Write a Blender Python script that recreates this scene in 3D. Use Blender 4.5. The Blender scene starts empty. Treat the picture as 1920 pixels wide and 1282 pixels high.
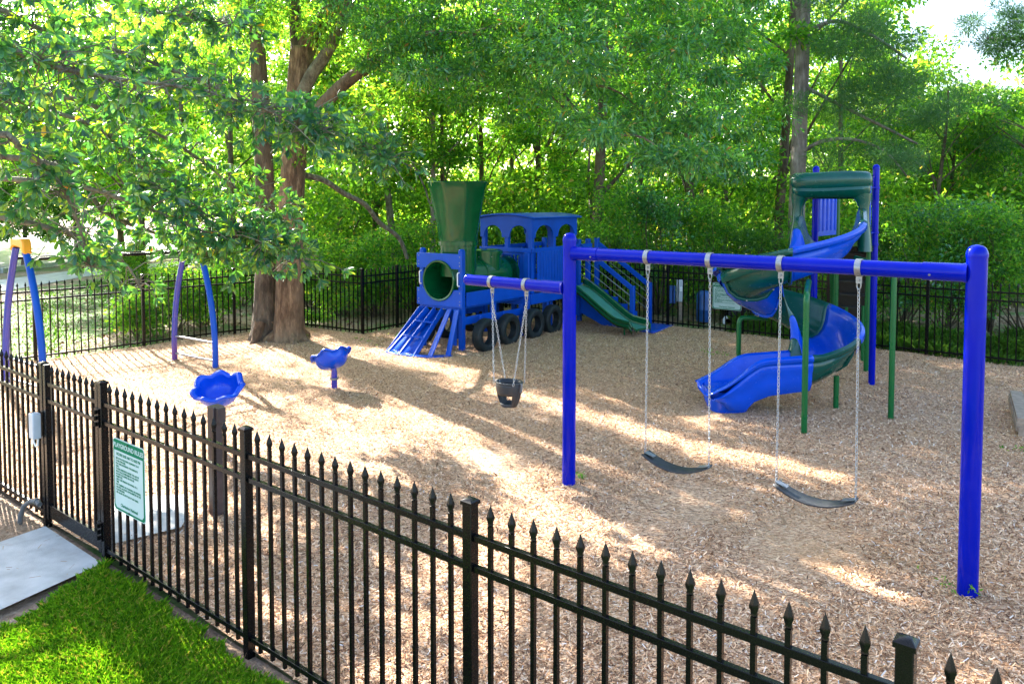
import bpy, math, random
import numpy as np
from mathutils import Vector, Matrix

PI = math.pi
R = math.radians
rnd = random.Random(7)
rng = np.random.default_rng(7)
sc = bpy.context.scene
COL = sc.collection

# ------------------------------------------------------------------ camera
CAMH, TILT, F, CX, CY = 2.65, R(2.7), 1440.0, 960.0, 448.0
cam_d = bpy.data.cameras.new("camera")
cam = bpy.data.objects.new("camera", cam_d)
COL.objects.link(cam)
cam.location = (0, 0, CAMH)
cam.rotation_euler = (PI / 2 - TILT, 0, 0)
cam_d.sensor_width = 36
cam_d.lens = 36 * F / 1920
cam_d.shift_y = -(641 - CY) / 1920
cam_d.clip_end = 900
sc.camera = cam

# ------------------------------------------------------------------ light
SUN_EL, SUN_AZ = R(30), math.atan2(0.80, -0.60)      # sun stands behind the trees on the left
SX, SY = math.cos(SUN_AZ), math.sin(SUN_AZ)
K = 1 / math.tan(SUN_EL)
world = bpy.data.worlds.new("World")
sc.world = world
world.use_nodes = True
wn = world.node_tree
bg = wn.nodes["Background"]
sky = wn.nodes.new("ShaderNodeTexSky")
sky.sky_type = 'NISHITA'
sky.sun_disc = False
sky.sun_elevation = SUN_EL
sky.sun_rotation = PI / 2 - SUN_AZ
sky.air_density = 1.0
sky.dust_density = 2.0
sky.ozone_density = 1.0
wn.links.new(sky.outputs[0], bg.inputs[0])
bg.inputs[1].default_value = 0.11
sun_d = bpy.data.lights.new("sun", 'SUN')
sun_d.energy = 5.0
sun_d.angle = R(0.53)
sun_d.color = (1.0, 0.95, 0.86)
sun = bpy.data.objects.new("sun", sun_d)
COL.objects.link(sun)
sun.rotation_euler = Vector((-SX * math.cos(SUN_EL), -SY * math.cos(SUN_EL), -math.sin(SUN_EL))).to_track_quat('-Z', 'Y').to_euler()
sc.view_settings.view_transform = 'Standard'
sc.view_settings.look = 'None'
sc.view_settings.exposure = 2.8
sc.view_settings.gamma = 1
sc.cycles.max_bounces = 10
sc.cycles.diffuse_bounces = 5
sc.cycles.transmission_bounces = 4
sc.cycles.sample_clamp_indirect = 8

# ------------------------------------------------------------------ pixel of the photo -> point of the place
def ray(px, py):
    x = (px - CX) / F; y = -(py - CY) / F
    return Vector((x, math.cos(TILT) + y * math.sin(TILT), -math.sin(TILT) + y * math.cos(TILT)))
def G(px, py, z=0.0):
    d = ray(px, py); s = (z - CAMH) / d.z
    return Vector((d.x * s, d.y * s, z))
def A(px, py, Y):
    d = ray(px, py); s = Y / d.y
    return Vector((d.x * s, Y, CAMH + d.z * s))

# ------------------------------------------------------------------ materials
def nodes_of(name):
    m = bpy.data.materials.new(name); m.use_nodes = True
    nt = m.node_tree
    return m, nt, nt.nodes["Principled BSDF"], nt.nodes["Material Output"]
def lk(nt, a, b): nt.links.new(a, b)
def mul(nt, a, col, fac=1.0):
    n = nt.nodes.new("ShaderNodeMix"); n.data_type = 'RGBA'; n.blend_type = 'MULTIPLY'
    n.inputs[0].default_value = fac
    lk(nt, a, n.inputs[6]); n.inputs[7].default_value = (*col, 1)
    return n.outputs[2]
def mixc(nt, fac, a, b):
    n = nt.nodes.new("ShaderNodeMix"); n.data_type = 'RGBA'
    if hasattr(fac, 'links'): lk(nt, fac, n.inputs[0])
    else: n.inputs[0].default_value = fac
    for v, i in ((a, 6), (b, 7)):
        if hasattr(v, 'links'): lk(nt, v, n.inputs[i])
        else: n.inputs[i].default_value = (*v, 1)
    return n.outputs[2]
def coords(nt, scale=(1, 1, 1), rot=(0, 0, 0)):
    t = nt.nodes.new("ShaderNodeTexCoord"); mp = nt.nodes.new("ShaderNodeMapping")
    mp.inputs[3].default_value = scale; mp.inputs[2].default_value = rot
    lk(nt, t.outputs['Object'], mp.inputs[0]); return mp.outputs[0]
def noise(nt, scale, detail=4, vec=None, rough=.55):
    n = nt.nodes.new("ShaderNodeTexNoise"); n.inputs['Scale'].default_value = scale
    n.inputs['Detail'].default_value = detail; n.inputs['Roughness'].default_value = rough
    if vec is not None: lk(nt, vec, n.inputs['Vector'])
    return n.outputs[0]
def ramp(nt, src, stops, interp='LINEAR'):
    n = nt.nodes.new("ShaderNodeValToRGB"); n.color_ramp.interpolation = interp
    e = n.color_ramp.elements
    while len(e) < len(stops): e.new(.5)
    for el, (p, c) in zip(e, stops):
        el.position = p; el.color = (*c, 1) if len(c) == 3 else c
    if src is not None: lk(nt, src, n.inputs[0])
    return n.outputs[0]
def bump(nt, h, p, strength=.3, dist=.02):
    b = nt.nodes.new("ShaderNodeBump"); b.inputs['Strength'].default_value = strength
    b.inputs['Distance'].default_value = dist
    lk(nt, h, b.inputs['Height']); lk(nt, b.outputs[0], p.inputs['Normal'])

def mat(name, col, rough=.5, metal=0., var=.15, scale=6., bmp=0., bscale=60., coat=0., dust=0., dustcol=(.42, .33, .22), spec=.5):
    m, nt, p, o = nodes_of(name)
    v = coords(nt)
    n = noise(nt, scale, 5, v)
    lo = tuple(c * (1 - var) for c in col); hi = tuple(min(1, c * (1 + var)) for c in col)
    c = ramp(nt, n, [(.3, lo), (.7, hi)])
    if dust > 0:
        d = ramp(nt, noise(nt, scale * 2.3, 8, v, .7), [(.52, (0, 0, 0)), (.8, (dust,) * 3)])
        c = mixc(nt, d, c, dustcol)
    lk(nt, c, p.inputs['Base Color'])
    rr = nt.nodes.new("ShaderNodeMapRange"); lk(nt, noise(nt, scale * 3, 3, v), rr.inputs[0])
    rr.inputs[3].default_value = max(.03, rough - .1); rr.inputs[4].default_value = min(1, rough + .1)
    lk(nt, rr.outputs[0], p.inputs['Roughness'])
    p.inputs['Metallic'].default_value = metal
    p.inputs['Coat Weight'].default_value = coat
    p.inputs['Coat Roughness'].default_value = .06
    p.inputs['Specular IOR Level'].default_value = spec
    if bmp: bump(nt, noise(nt, bscale, 4, v), p, bmp, .01)
    return m

def leafmat(name, stops, tr=.45, trc=(1.7, 1.5, .5), rough=.42, spec=.35):
    m, nt, p, o = nodes_of(name)
    g = nt.nodes.new("ShaderNodeNewGeometry")
    c = ramp(nt, g.outputs['Random Per Island'], stops)
    lk(nt, c, p.inputs['Base Color'])
    p.inputs['Roughness'].default_value = rough
    p.inputs['Specular IOR Level'].default_value = spec
    t = nt.nodes.new("ShaderNodeBsdfTranslucent")
    lk(nt, mul(nt, c, trc), t.inputs[0])
    mx = nt.nodes.new("ShaderNodeMixShader"); mx.inputs[0].default_value = tr
    lk(nt, p.outputs[0], mx.inputs[1]); lk(nt, t.outputs[0], mx.inputs[2])
    lk(nt, mx.outputs[0], o.inputs[0])
    return m

def barkmat(name, c1, c2, sc_=9, stretch=.18, bmp=.9):
    m, nt, p, o = nodes_of(name)
    v = coords(nt, (1, 1, stretch))
    w = noise(nt, sc_, 8, v, .7)
    big = noise(nt, 1.3, 3, coords(nt))
    c = ramp(nt, w, [(.32, tuple(x * .35 for x in c1)), (.5, c1), (.68, c2)])
    c = mixc(nt, ramp(nt, big, [(.45, (0, 0, 0)), (.7, (.5, .5, .5))]), c, tuple(x * 1.25 for x in c2))
    lk(nt, c, p.inputs['Base Color'])
    p.inputs['Roughness'].default_value = .9
    bump(nt, w, p, bmp, .12)
    return m

M = {}
M['swing_blue'] = mat('glossy blue paint', (.0001, .008, .34), .13, var=.10, scale=3, coat=.0, dust=.02, spec=.16)
M['train_blue'] = mat('blue train paint', (.0003, .066, .45), .36, var=.12, scale=4, bmp=.06, bscale=90, dust=.015, spec=.25)
M['slide_blue'] = mat('blue moulded plastic', (.0006, .065, .56), .24, var=.08, coat=.08, dust=.02, spec=.35)
M['slide_green'] = mat('dark green moulded plastic', (.001, .065, .050), .24, var=.12, coat=.1, dust=.02, spec=.4)
M['stack_green'] = mat('bottle green plastic', (.001, .080, .024), .20, var=.12, coat=.3, dust=.02, spec=.4)
M['post_green'] = mat('green powder coat', (.001, .10, .024), .3, var=.08, coat=.1, spec=.3)
M['bed_green'] = mat('worn sea green slide bed', (.06, .24, .19), .4, var=.15, dust=.2, dustcol=(.2, .36, .3))
M['black'] = mat('black powder coat', (.003, .003, .0035), .26, var=.2, scale=30, dust=.02, dustcol=(.10, .09, .08), spec=.2)
M['steel'] = mat('galvanised steel', (.27, .28, .30), .45, metal=.75, var=.2, scale=50)
M['zinc'] = mat('dull zinc chain', (.45, .45, .45), .5, metal=.7, var=.3, scale=90)
M['rubber'] = mat('black rubber', (.025, .027, .030), .55, var=.2, bmp=.2, bscale=120, dust=.3, dustcol=(.09, .08, .07))
M['tyre'] = mat('old tyre rubber', (.010, .016, .018), .55, var=.3, scale=5, bmp=.4, bscale=70, dust=.45, dustcol=(.10, .06, .035), spec=.3)
M['purple'] = None
M['yellow'] = mat('yellow plastic', (.80, .36, .01), .4, var=.08)
M['grey_box'] = mat('grey enclosure', (.42, .46, .50), .45, var=.08)
M['conduit'] = mat('grey conduit', (.11, .115, .12), .5, spec=.2)
M['white'] = mat('white paint', (.78, .80, .80), .45, var=.05)
M['sign_green'] = mat('sign green', (.0005, .15, .07), .6, var=.04, spec=.05)
M['sign_white'] = mat('sign white', (.42, .54, .53), .5, var=.04, spec=.1)
M['wood_grey'] = mat('weathered wood', (.27, .20, .145), .8, var=.35, scale=14, bmp=.5)
M['wood_brown'] = mat('dark stained post', (.045, .030, .030), .5, var=.3, scale=20)
M['conc'] = mat('pale concrete', (.42, .42, .40), .85, var=.22, scale=5, bmp=.3, bscale=150, dust=.28, dustcol=(.30, .27, .22))
M['tarmac'] = mat('sun bleached asphalt', (.30, .30, .29), .9, var=.12, scale=.8, bmp=.3)
M['blue_barrel'] = mat('blue barrel plastic', (.01, .07, .25), .4)
M['brick'] = mat('reddish bark mulch bank', (.30, .17, .12), .9, var=.3, scale=3)
# violet-to-blue paint of the overhead ladder; violet patches stand in for a reflection
def violet():
    m, nt, p, o = nodes_of('blue paint with painted violet reflection')
    v = coords(nt, (1, 1, .35))
    c = ramp(nt, noise(nt, 2.2, 2, v), [(.40, (.010, .035, .34)), (.52, (.03, .03, .30)), (.66, (.09, .02, .22))])
    lk(nt, c, p.inputs['Base Color']); p.inputs['Roughness'].default_value = .25
    p.inputs['Coat Weight'].default_value = .5
    return m
M['purple'] = violet()
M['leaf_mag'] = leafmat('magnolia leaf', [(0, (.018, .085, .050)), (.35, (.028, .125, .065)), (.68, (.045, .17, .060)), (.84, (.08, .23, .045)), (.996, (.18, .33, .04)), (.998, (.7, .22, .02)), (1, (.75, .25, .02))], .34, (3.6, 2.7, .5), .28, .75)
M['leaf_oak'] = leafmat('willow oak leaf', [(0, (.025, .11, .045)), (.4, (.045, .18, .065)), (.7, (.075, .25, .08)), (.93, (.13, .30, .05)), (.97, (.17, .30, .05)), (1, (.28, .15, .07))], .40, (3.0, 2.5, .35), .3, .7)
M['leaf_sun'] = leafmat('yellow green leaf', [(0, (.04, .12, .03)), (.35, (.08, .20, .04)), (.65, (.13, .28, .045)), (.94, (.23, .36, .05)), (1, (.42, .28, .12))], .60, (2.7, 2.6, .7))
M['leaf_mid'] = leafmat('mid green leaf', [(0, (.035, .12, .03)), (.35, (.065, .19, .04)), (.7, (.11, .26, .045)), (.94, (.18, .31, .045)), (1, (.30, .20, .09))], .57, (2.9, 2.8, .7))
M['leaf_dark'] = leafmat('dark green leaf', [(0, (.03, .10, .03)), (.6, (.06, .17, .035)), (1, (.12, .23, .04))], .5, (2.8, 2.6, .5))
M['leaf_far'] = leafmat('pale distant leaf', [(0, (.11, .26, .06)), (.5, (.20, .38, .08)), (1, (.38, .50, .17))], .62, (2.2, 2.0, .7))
M['needle'] = leafmat('pine needle', [(0, (.035, .12, .045)), (.6, (.06, .17, .06)), (1, (.11, .22, .06))], .35, (1.8, 1.7, .5))
M['grass'] = leafmat('lawn blade', [(0, (.05, .17, .010)), (.4, (.12, .33, .018)), (.85, (.24, .45, .035)), (1, (.50, .42, .18))], .45, (1.9, 1.7, .4))
M['weed'] = leafmat('weed blade', [(0, (.05, .16, .02)), (1, (.14, .27, .04))], .4, (1.6, 1.5, .5))
M['chip'] = leafmat('wood chip', [(0, (.07, .032, .018)), (.20, (.25, .125, .065)), (.45, (.58, .335, .175)), (.75, (.76, .49, .29)), (.95, (.86, .64, .44)), (1, (.66, .62, .58))], 0.0, (1, 1, 1), .8, .2)
M['litter'] = leafmat('fallen leaf', [(0, (.12, .06, .03)), (.5, (.28, .17, .09)), (1, (.45, .34, .22))], .1, (1, 1, 1), .7, .2)
M['bark_oak'] = barkmat('furrowed oak bark', (.17, .10, .055), (.44, .29, .17), 13, .22, 1.0)
M['bark_dark'] = barkmat('dark bark', (.10, .07, .045), (.24, .18, .12), 8, .25, 1.0)
M['bark_grey'] = barkmat('grey pine bark', (.20, .16, .14), (.38, .33, .30), 10, .25, .8)
M['bark_lichen'] = barkmat('lichened bark', (.15, .13, .09), (.30, .29, .21), 14, .4, .8)

def mulchmat():
    m, nt, p, o = nodes_of('wood chip mulch')
    outs = []
    for k, (ang, s) in enumerate(((.4, 34), (1.5, 40), (2.5, 30))):
        v = coords(nt, (1, 4.2, 1), (0, 0, ang))
        vo = nt.nodes.new("ShaderNodeTexVoronoi"); vo.inputs['Scale'].default_value = s
        lk(nt, v, vo.inputs['Vector']); outs.append(vo)
    sel = noise(nt, 22, 2, coords(nt))
    def first(i): 
        s = nt.nodes.new("ShaderNodeSeparateColor"); lk(nt, outs[i].outputs['Color'], s.inputs[0]); return s.outputs[0]
    a = ramp(nt, sel, [(.45, (0, 0, 0)), (.5, (1, 1, 1))])
    b = ramp(nt, sel, [(.56, (0, 0, 0)), (.6, (1, 1, 1))])
    val = mixc(nt, b, mixc(nt, a, first(0), first(1)), first(2))
    c = ramp(nt, val, [(0, (.11, .050, .026)), (.25, (.34, .175, .090)), (.55, (.63, .37, .20)), (1, (.88, .63, .42))])
    big = noise(nt, .55, 5, coords(nt))
    c = mixc(nt, ramp(nt, big, [(.45, (0, 0, 0)), (.66, (.45,) * 3)]), c, (.52, .29, .125))
    lk(nt, c, p.inputs['Base Color']); p.inputs['Roughness'].default_value = .9
    bump(nt, val, p, .8, .02)
    return m
M['mulch'] = mulchmat()
def floormat(name, cols, sc1=.6, sc2=18):
    m, nt, p, o = nodes_of(name)
    v = coords(nt)
    c = ramp(nt, noise(nt, sc2, 8, v, .75), [(.3, cols[0]), (.5, cols[1]), (.72, cols[2])])
    g = ramp(nt, noise(nt, sc1, 6, v, .6), [(.48, (0, 0, 0)), (.58, (1, 1, 1))])
    c = mixc(nt, g, c, ramp(nt, noise(nt, 30, 4, v), [(.3, cols[3]), (.7, cols[4])]))
    lk(nt, c, p.inputs['Base Color']); p.inputs['Roughness'].default_value = .95
    bump(nt, noise(nt, sc2, 6, v), p, .8, .04)
    return m
M['forest_floor'] = floormat('leaf litter floor', [(.10, .06, .035), (.26, .18, .11), (.46, .36, .25), (.06, .13, .02), (.12, .22, .04)])
M['lawn'] = floormat('lawn soil', [(.05, .07, .02), (.08, .13, .03), (.12, .18, .04), (.05, .13, .015), (.09, .2, .02)])
M['dirt'] = floormat('straw and soil', [(.14, .085, .05), (.32, .21, .13), (.55, .40, .27), (.14, .09, .06), (.3, .2, .14)])

# ------------------------------------------------------------------ mesh helpers
def thing(name, label, cat, loc=(0, 0, 0), rz=0., group=None):
    o = bpy.data.objects.new(name, None); COL.objects.link(o)
    o.location = loc; o.rotation_euler = (0, 0, rz); o.empty_display_size = .2
    o['label'] = label; o['category'] = cat
    if group: o['group'] = group
    return o
def tag(o, label=None, cat=None, group=None, kind=None):
    if label: o['label'] = label
    if cat: o['category'] = cat
    if group: o['group'] = group
    if kind: o['kind'] = kind
    return o
def wmat(o):
    m = Matrix.Translation(o.location) @ Matrix.Rotation(o.rotation_euler[2], 4, 'Z')
    return wmat(o.parent) @ m if o.parent else m

class MB:
    def __init__(s): s.v = []; s.f = []
    def add(s, vs, fs):
        n = len(s.v); s.v += [Vector(p) for p in vs]; s.f += [tuple(i + n for i in f) for f in fs]; return s
    def box(s, x0, x1, y0, y1, z0, z1):
        vs = [(x0, y0, z0), (x1, y0, z0), (x1, y1, z0), (x0, y1, z0), (x0, y0, z1), (x1, y0, z1), (x1, y1, z1), (x0, y1, z1)]
        return s.add(vs, [(0, 3, 2, 1), (4, 5, 6, 7), (0, 1, 5, 4), (1, 2, 6, 5), (2, 3, 7, 6), (3, 0, 4, 7)])
    def beam(s, p, q, w, h, up=(0, 0, 1)):
        p = Vector(p); q = Vector(q); d = (q - p).normalized()
        a = d.cross(Vector(up))
        if a.length < 1e-4: a = d.cross(Vector((1, 0, 0)))
        a.normalize(); b = a.cross(d).normalized()
        vs = [e + a * (i * w / 2) + b * (j * h / 2) for e in (p, q) for i, j in ((-1, -1), (1, -1), (1, 1), (-1, 1))]
        return s.add(vs, [(0, 3, 2, 1)[::-1], (4, 5, 6, 7)[::-1], (0, 1, 5, 4)[::-1], (1, 2, 6, 5)[::-1], (2, 3, 7, 6)[::-1], (3, 0, 4, 7)[::-1]])
    def path(s, pts, rad, n=12, cap=True, closed=False, twist=0.):
        pts = [Vector(p) for p in pts]
        if not hasattr(rad, '__len__'): rad = [rad] * len(pts)
        m = len(pts); vs = []; ref = None
        for i, p in enumerate(pts):
            if closed: d = pts[(i + 1) % m] - pts[i - 1]
            else: d = pts[min(i + 1, m - 1)] - pts[max(i - 1, 0)]
            d = d.normalized() if d.length > 1e-9 else Vector((0, 0, 1))
            if ref is None:
                ref = Vector((0, 0, 1)) if abs(d.z) < .9 else Vector((1, 0, 0))
            a = d.cross(ref).normalized(); b = a.cross(d).normalized()
            ref = b
            for k in range(n):
                t = 2 * PI * k / n + twist
                vs.append(p + a * (math.cos(t) * rad[i]) + b * (math.sin(t) * rad[i]))
        fs = []
        for i in range(m if closed else m - 1):
            j = (i + 1) % m
            for k in range(n):
                l = (k + 1) % n
                fs.append((i * n + k, i * n + l, j * n + l, j * n + k))
        if cap and not closed:
            fs.append(tuple(range(n))[::-1]); fs.append(tuple((m - 1) * n + k for k in range(n)))
        return s.add(vs, fs)
    def tube(s, p, q, r, n=16, r2=None): return s.path([p, q], [r, r if r2 is None else r2], n)
    def lathe(s, prof, c=(0, 0, 0), n=32, axis='z', M4=None, closed=False, ang0=0.):
        c = Vector(c); vs = []
        for r, h in prof:
            for k in range(n):
                t = 2 * PI * k / n + ang0
                p = Vector((r * math.cos(t), r * math.sin(t), h))
                if axis == 'x': p = Vector((p.z, p.x, p.y))
                elif axis == 'y': p = Vector((p.y, p.z, p.x))
                if M4: p = M4 @ p
                vs.append(c + p)
        m = len(prof); fs = []
        for i in range(m if closed else m - 1):
            j = (i + 1) % m
            for k in range(n):
                l = (k + 1) % n
                fs.append((i * n + k, i * n + l, j * n + l, j * n + k))
        return s.add(vs, fs)
    def prism(s, poly, fn, t0, t1):
        """poly: 2-D outline, fn(a,b,t)->point"""
        n = len(poly)
        vs = [fn(a, b, t) for t in (t0, t1) for a, b in poly]
        fs = [tuple(range(n))[::-1], tuple(range(n, 2 * n))] + [(i, (i + 1) % n, n + (i + 1) % n, n + i) for i in range(n)]
        return s.add(vs, fs)
    def grid(s, rows):
        m = len(rows); n = len(rows[0]); vs = [p for r in rows for p in r]
        return s.add(vs, [(i * n + j, i * n + j + 1, (i + 1) * n + j + 1, (i + 1) * n + j) for i in range(m - 1) for j in range(n - 1)])
    def build(s, name, m, parent=None, local=False, bevel=0., ang=38, solid=0., origin=None, subsurf=0):
        me = bpy.data.meshes.new(name)
        vs = s.v
        if parent is not None and not local:
            inv = wmat(parent).inverted(); vs = [inv @ p for p in vs]
        if origin is not None: vs = [p - Vector(origin) for p in vs]
        me.from_pydata([tuple(p) for p in vs], [], s.f); me.update()
        if bevel or solid:
            import bmesh
            bm = bmesh.new(); bm.from_mesh(me); bmesh.ops.recalc_face_normals(bm, faces=bm.faces[:]); bm.to_mesh(me); bm.free()
        me.shade_smooth(); me.set_sharp_from_angle(angle=R(ang))
        me.materials.append(m)
        o = bpy.data.objects.new(name, me); COL.objects.link(o)
        if parent is not None: o.parent = parent
        if origin is not None: o.location = origin
        if solid:
            md = o.modifiers.new('thick', 'SOLIDIFY'); md.thickness = solid; md.offset = 0
        if subsurf:
            md = o.modifiers.new('sub', 'SUBSURF'); md.levels = subsurf; md.render_levels = subsurf
        if bevel:
            md = o.modifiers.new('bev', 'BEVEL'); md.width = bevel; md.segments = 2; md.limit_method = 'ANGLE'; md.angle_limit = R(50)
            md.harden_normals = False
        return o

def np_mesh(name, V, nper, m, parent=None, origin=None, smooth=False):
    """V (N, nper, 3): N polygons of nper own vertices; nper 6 = leaf of two quads folded on the midrib"""
    N = len(V); me = bpy.data.meshes.new(name)
    V = V.astype(np.float32)
    if parent is not None:
        l = wmat(parent).translation; V = V - np.array([l.x, l.y, l.z], dtype=np.float32)
    me.vertices.add(N * nper); me.vertices.foreach_set('co', V.reshape(-1))
    if nper == 6:      # 0 base 1 l1 2 l2 3 tip 4 r2 5 r1
        idx = (np.arange(N)[:, None] * 6 + np.array([0, 1, 2, 3, 0, 3, 4, 5])[None]).reshape(-1); npoly = N * 2; k = 4
    else:
        idx = np.arange(N * nper); npoly = N; k = nper
    me.loops.add(len(idx)); me.loops.foreach_set('vertex_index', idx.astype(np.int32))
    me.polygons.add(npoly); me.polygons.foreach_set('loop_start', (np.arange(npoly) * k).astype(np.int32))
    try: me.polygons.foreach_set('loop_total', np.full(npoly, k, dtype=np.int32))
    except Exception: pass
    me.update(calc_edges=True)
    me.materials.append(m)
    o = bpy.data.objects.new(name, me); COL.objects.link(o)
    if parent is not None: o.parent = parent
    return o
def unit(a): return a / np.maximum(np.linalg.norm(a, axis=-1, keepdims=True), 1e-9)
def leaf_polys(c, d, n, L, W, fold=.18, six=False, droop=.12):
    d = unit(d); s = unit(np.cross(d, n)); n = unit(np.cross(s, d))
    L = L[:, None]; W = W[:, None]
    base = c; tip = c + d * L - n * (L * droop)
    if not six:
        l = c + d * L * .5 + s * W * .5 + n * W * fold
        r = c + d * L * .5 - s * W * .5 + n * W * fold
        return np.stack([base, l, tip, r], 1)
    l1 = c + d * L * .35 + s * W * .38 + n * W * fold; l2 = c + d * L * .72 + s * W * .5 + n * (W * fold - L * .04)
    r1 = c + d * L * .35 - s * W * .38 + n * W * fold; r2 = c + d * L * .72 - s * W * .5 + n * (W * fold - L * .04)
    return np.stack([base, l1, l2, tip, r2, r1], 1)

# ------------------------------------------------------------------ where the sun comes through the canopy: gaps in the crowns
LIT = []
def litpath(w, *pp):
    q = [G(*p) for p in pp]
    for a, b in zip(q[:-1], q[1:]): LIT.append((a.x, a.y, b.x, b.y, w))
litpath(.75, (-150, 730), (150, 735), (300, 745), (440, 760))
litpath(.7, (-150, 670), (130, 690), (330, 665), (470, 650))
litpath(.4, (60, 790), (300, 800))
litpath(.18, (500, 650), (572, 684), (640, 730))
litpath(.28, (590, 643), (664, 656), (735, 664))
litpath(.22, (470, 668), (540, 700), (600, 715))
litpath(.16, (640, 690), (700, 705), (760, 740))
litpath(.30, (745, 668), (800, 690), (880, 712))
litpath(.12, (870, 668), (955, 675))
litpath(.15, (850, 690), (929, 707))
litpath(.22, (860, 720), (980, 741), (1052, 765))
litpath(.24, (1052, 765), (1140, 790), (1220, 815))
litpath(.22, (1220, 815), (1330, 850), (1450, 872), (1570, 898))
litpath(.09, (1100, 713), (1155, 720), (1255, 748), (1365, 785))
litpath(.15, (850, 835), (946, 888), (1010, 940))
litpath(.08, (1000, 830), (1110, 862))
litpath(.08, (560, 760), (640, 800), (700, 850))
litpath(.07, (1180, 648), (1240, 652))
litpath(.06, (1150, 612), (1270, 628))
litpath(.09, (1700, 722), (1790, 745), (1860, 760))
litpath(.06, (1580, 668), (1640, 676))
litpath(.14, (1560, 1075), (1700, 1110))
litpath(.10, (1000, 960), (1120, 985))
litpath(.10, (1850, 860), (1920, 880))
litpath(.3, (300, 900), (420, 960))
litpath(.14, (700, 880), (800, 920))
litpath(.38, (-50, 1230), (60, 1250), (150, 1282), (260, 1290))
litpath(.10, (220, 1120), (330, 1200), (420, 1270))
litpath(.05, (0, 1130), (30, 1105), (60, 1090)); litpath(.05, (70, 1075), (120, 1060)); litpath(.06, (10, 1060), (40, 1040))
LIT_A = np.array(LIT)
def sun_gap(P):
    """True where a leaf at P would shade one of the sunlit patches"""
    gx = P[:, 0] - SX * K * P[:, 2]; gy = P[:, 1] - SY * K * P[:, 2]
    best = np.full(len(P), 9.)
    for x0, y0, x1, y1, w in LIT_A:
        dx, dy = x1 - x0, y1 - y0
        t = np.clip(((gx - x0) * dx + (gy - y0) * dy) / (dx * dx + dy * dy + 1e-9), 0, 1)
        dd = np.hypot(gx - x0 - t * dx, gy - y0 - t * dy) / w
        best = np.minimum(best, dd)
    edge = 1.0 + .45 * np.sin(gx * 9 + gy * 4) * np.sin(gy * 11 - gx * 3)
    return (best < edge) & (rng.random(len(P)) < .985)

def crown(name, clumps, nleaf, L, W, m, parent, flat=.65, up=.8, six=False, gap=True, droop=.25, shell=.5):
    """clumps (N,4): centre and radius"""
    C = np.repeat(clumps, nleaf, axis=0); n = len(C)
    u = unit(rng.normal(size=(n, 3))); rr = rng.random(n) ** shell
    P = C[:, :3] + u * np.array([1, 1, flat]) * (C[:, 3] * rr)[:, None]
    d = u + rng.normal(size=(n, 3)) * .8; d[:, 2] -= droop
    nn = rng.normal(size=(n, 3)) * .6; nn[:, 2] += up
    keep = P[:, 2] > .05
    if gap: keep &= ~sun_gap(P)
    P, d, nn = P[keep], d[keep], nn[keep]; n = len(P)
    LL = L * rng.uniform(.7, 1.25, n)
    V = leaf_polys(P, d, nn, LL, LL * W, six=six)
    return np_mesh(name, V, 6 if six else 4, m, parent)

def trunk_path(base, h, lean=(0, 0), wob=.1, n=9, r=.15, flare=1.35, top=.25):
    pts = []; rad = []
    ph = rnd.uniform(0, 6)
    for i in range(n):
        t = i / (n - 1)
        pts.append(Vector((base[0] + lean[0] * t + wob * math.sin(ph + 4 * t) * t, base[1] + lean[1] * t + wob * math.cos(ph + 5 * t) * t, base[2] - .05 + h * t)))
        rad.append(r * ((1 - t) * (1 - top) + top) * (flare if i == 0 else 1))
    return pts, rad
def limb(mb, a, b, r0, r1, sag=.15, n=5, sides=7):
    a = Vector(a); b = Vector(b); L = (b - a).length
    pts = []; rad = []
    o = Vector((rnd.uniform(-1, 1), rnd.uniform(-1, 1), rnd.uniform(-.3, 1))) * L * sag
    for i in range(n):
        t = i / (n - 1)
        pts.append(a.lerp(b, t) + o * math.sin(PI * t)); rad.append(r0 + (r1 - r0) * t)
    mb.path(pts, rad, sides)

def tree(name, label, cat, base, h, cz, cr, r, ncl, nl, leaf, m, bark, lean=(0, 0), group=None, clr=(.5, 1.0), W=.5, vine=None, shell=.6, wob=.12, flat=.48, ch=None):
    root = thing(name, label, cat, base, 0, group)
    pts, rad = trunk_path(base, h, lean, wob, 10, r)
    mb = MB().path(pts, rad, 12)
    cl = []
    top = base[2] + h * 1.04
    for i in range(ncl):
        z = rnd.uniform(cz, top)
        q = (z - cz) / max(.1, top - cz)
        rr = cr * (math.sqrt(max(.05, 1 - (q * 1.05 - .35) ** 2 / 1.0))) * math.sqrt(rnd.uniform(.05, 1))
        a = rnd.uniform(0, 2 * PI)
        t = min(1, max(0, (z - base[2]) / h))
        cx_, cy_ = base[0] + lean[0] * t + rr * math.cos(a), base[1] + lean[1] * t + rr * math.sin(a)
        cl.append((cx_, cy_, z, rnd.uniform(*clr)))
        if i % 3 == 0:
            k = max(1, min(8, int(t * 9 - rnd.uniform(.5, 2))))
            limb(mb, pts[k], (cx_, cy_, z), rad[k] * .4, .012, .1)
    mb.build('trunk', bark, root)
    crown('crown', np.array(cl), nl, leaf, W, m, root, shell=shell, flat=flat)
    return root

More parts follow.
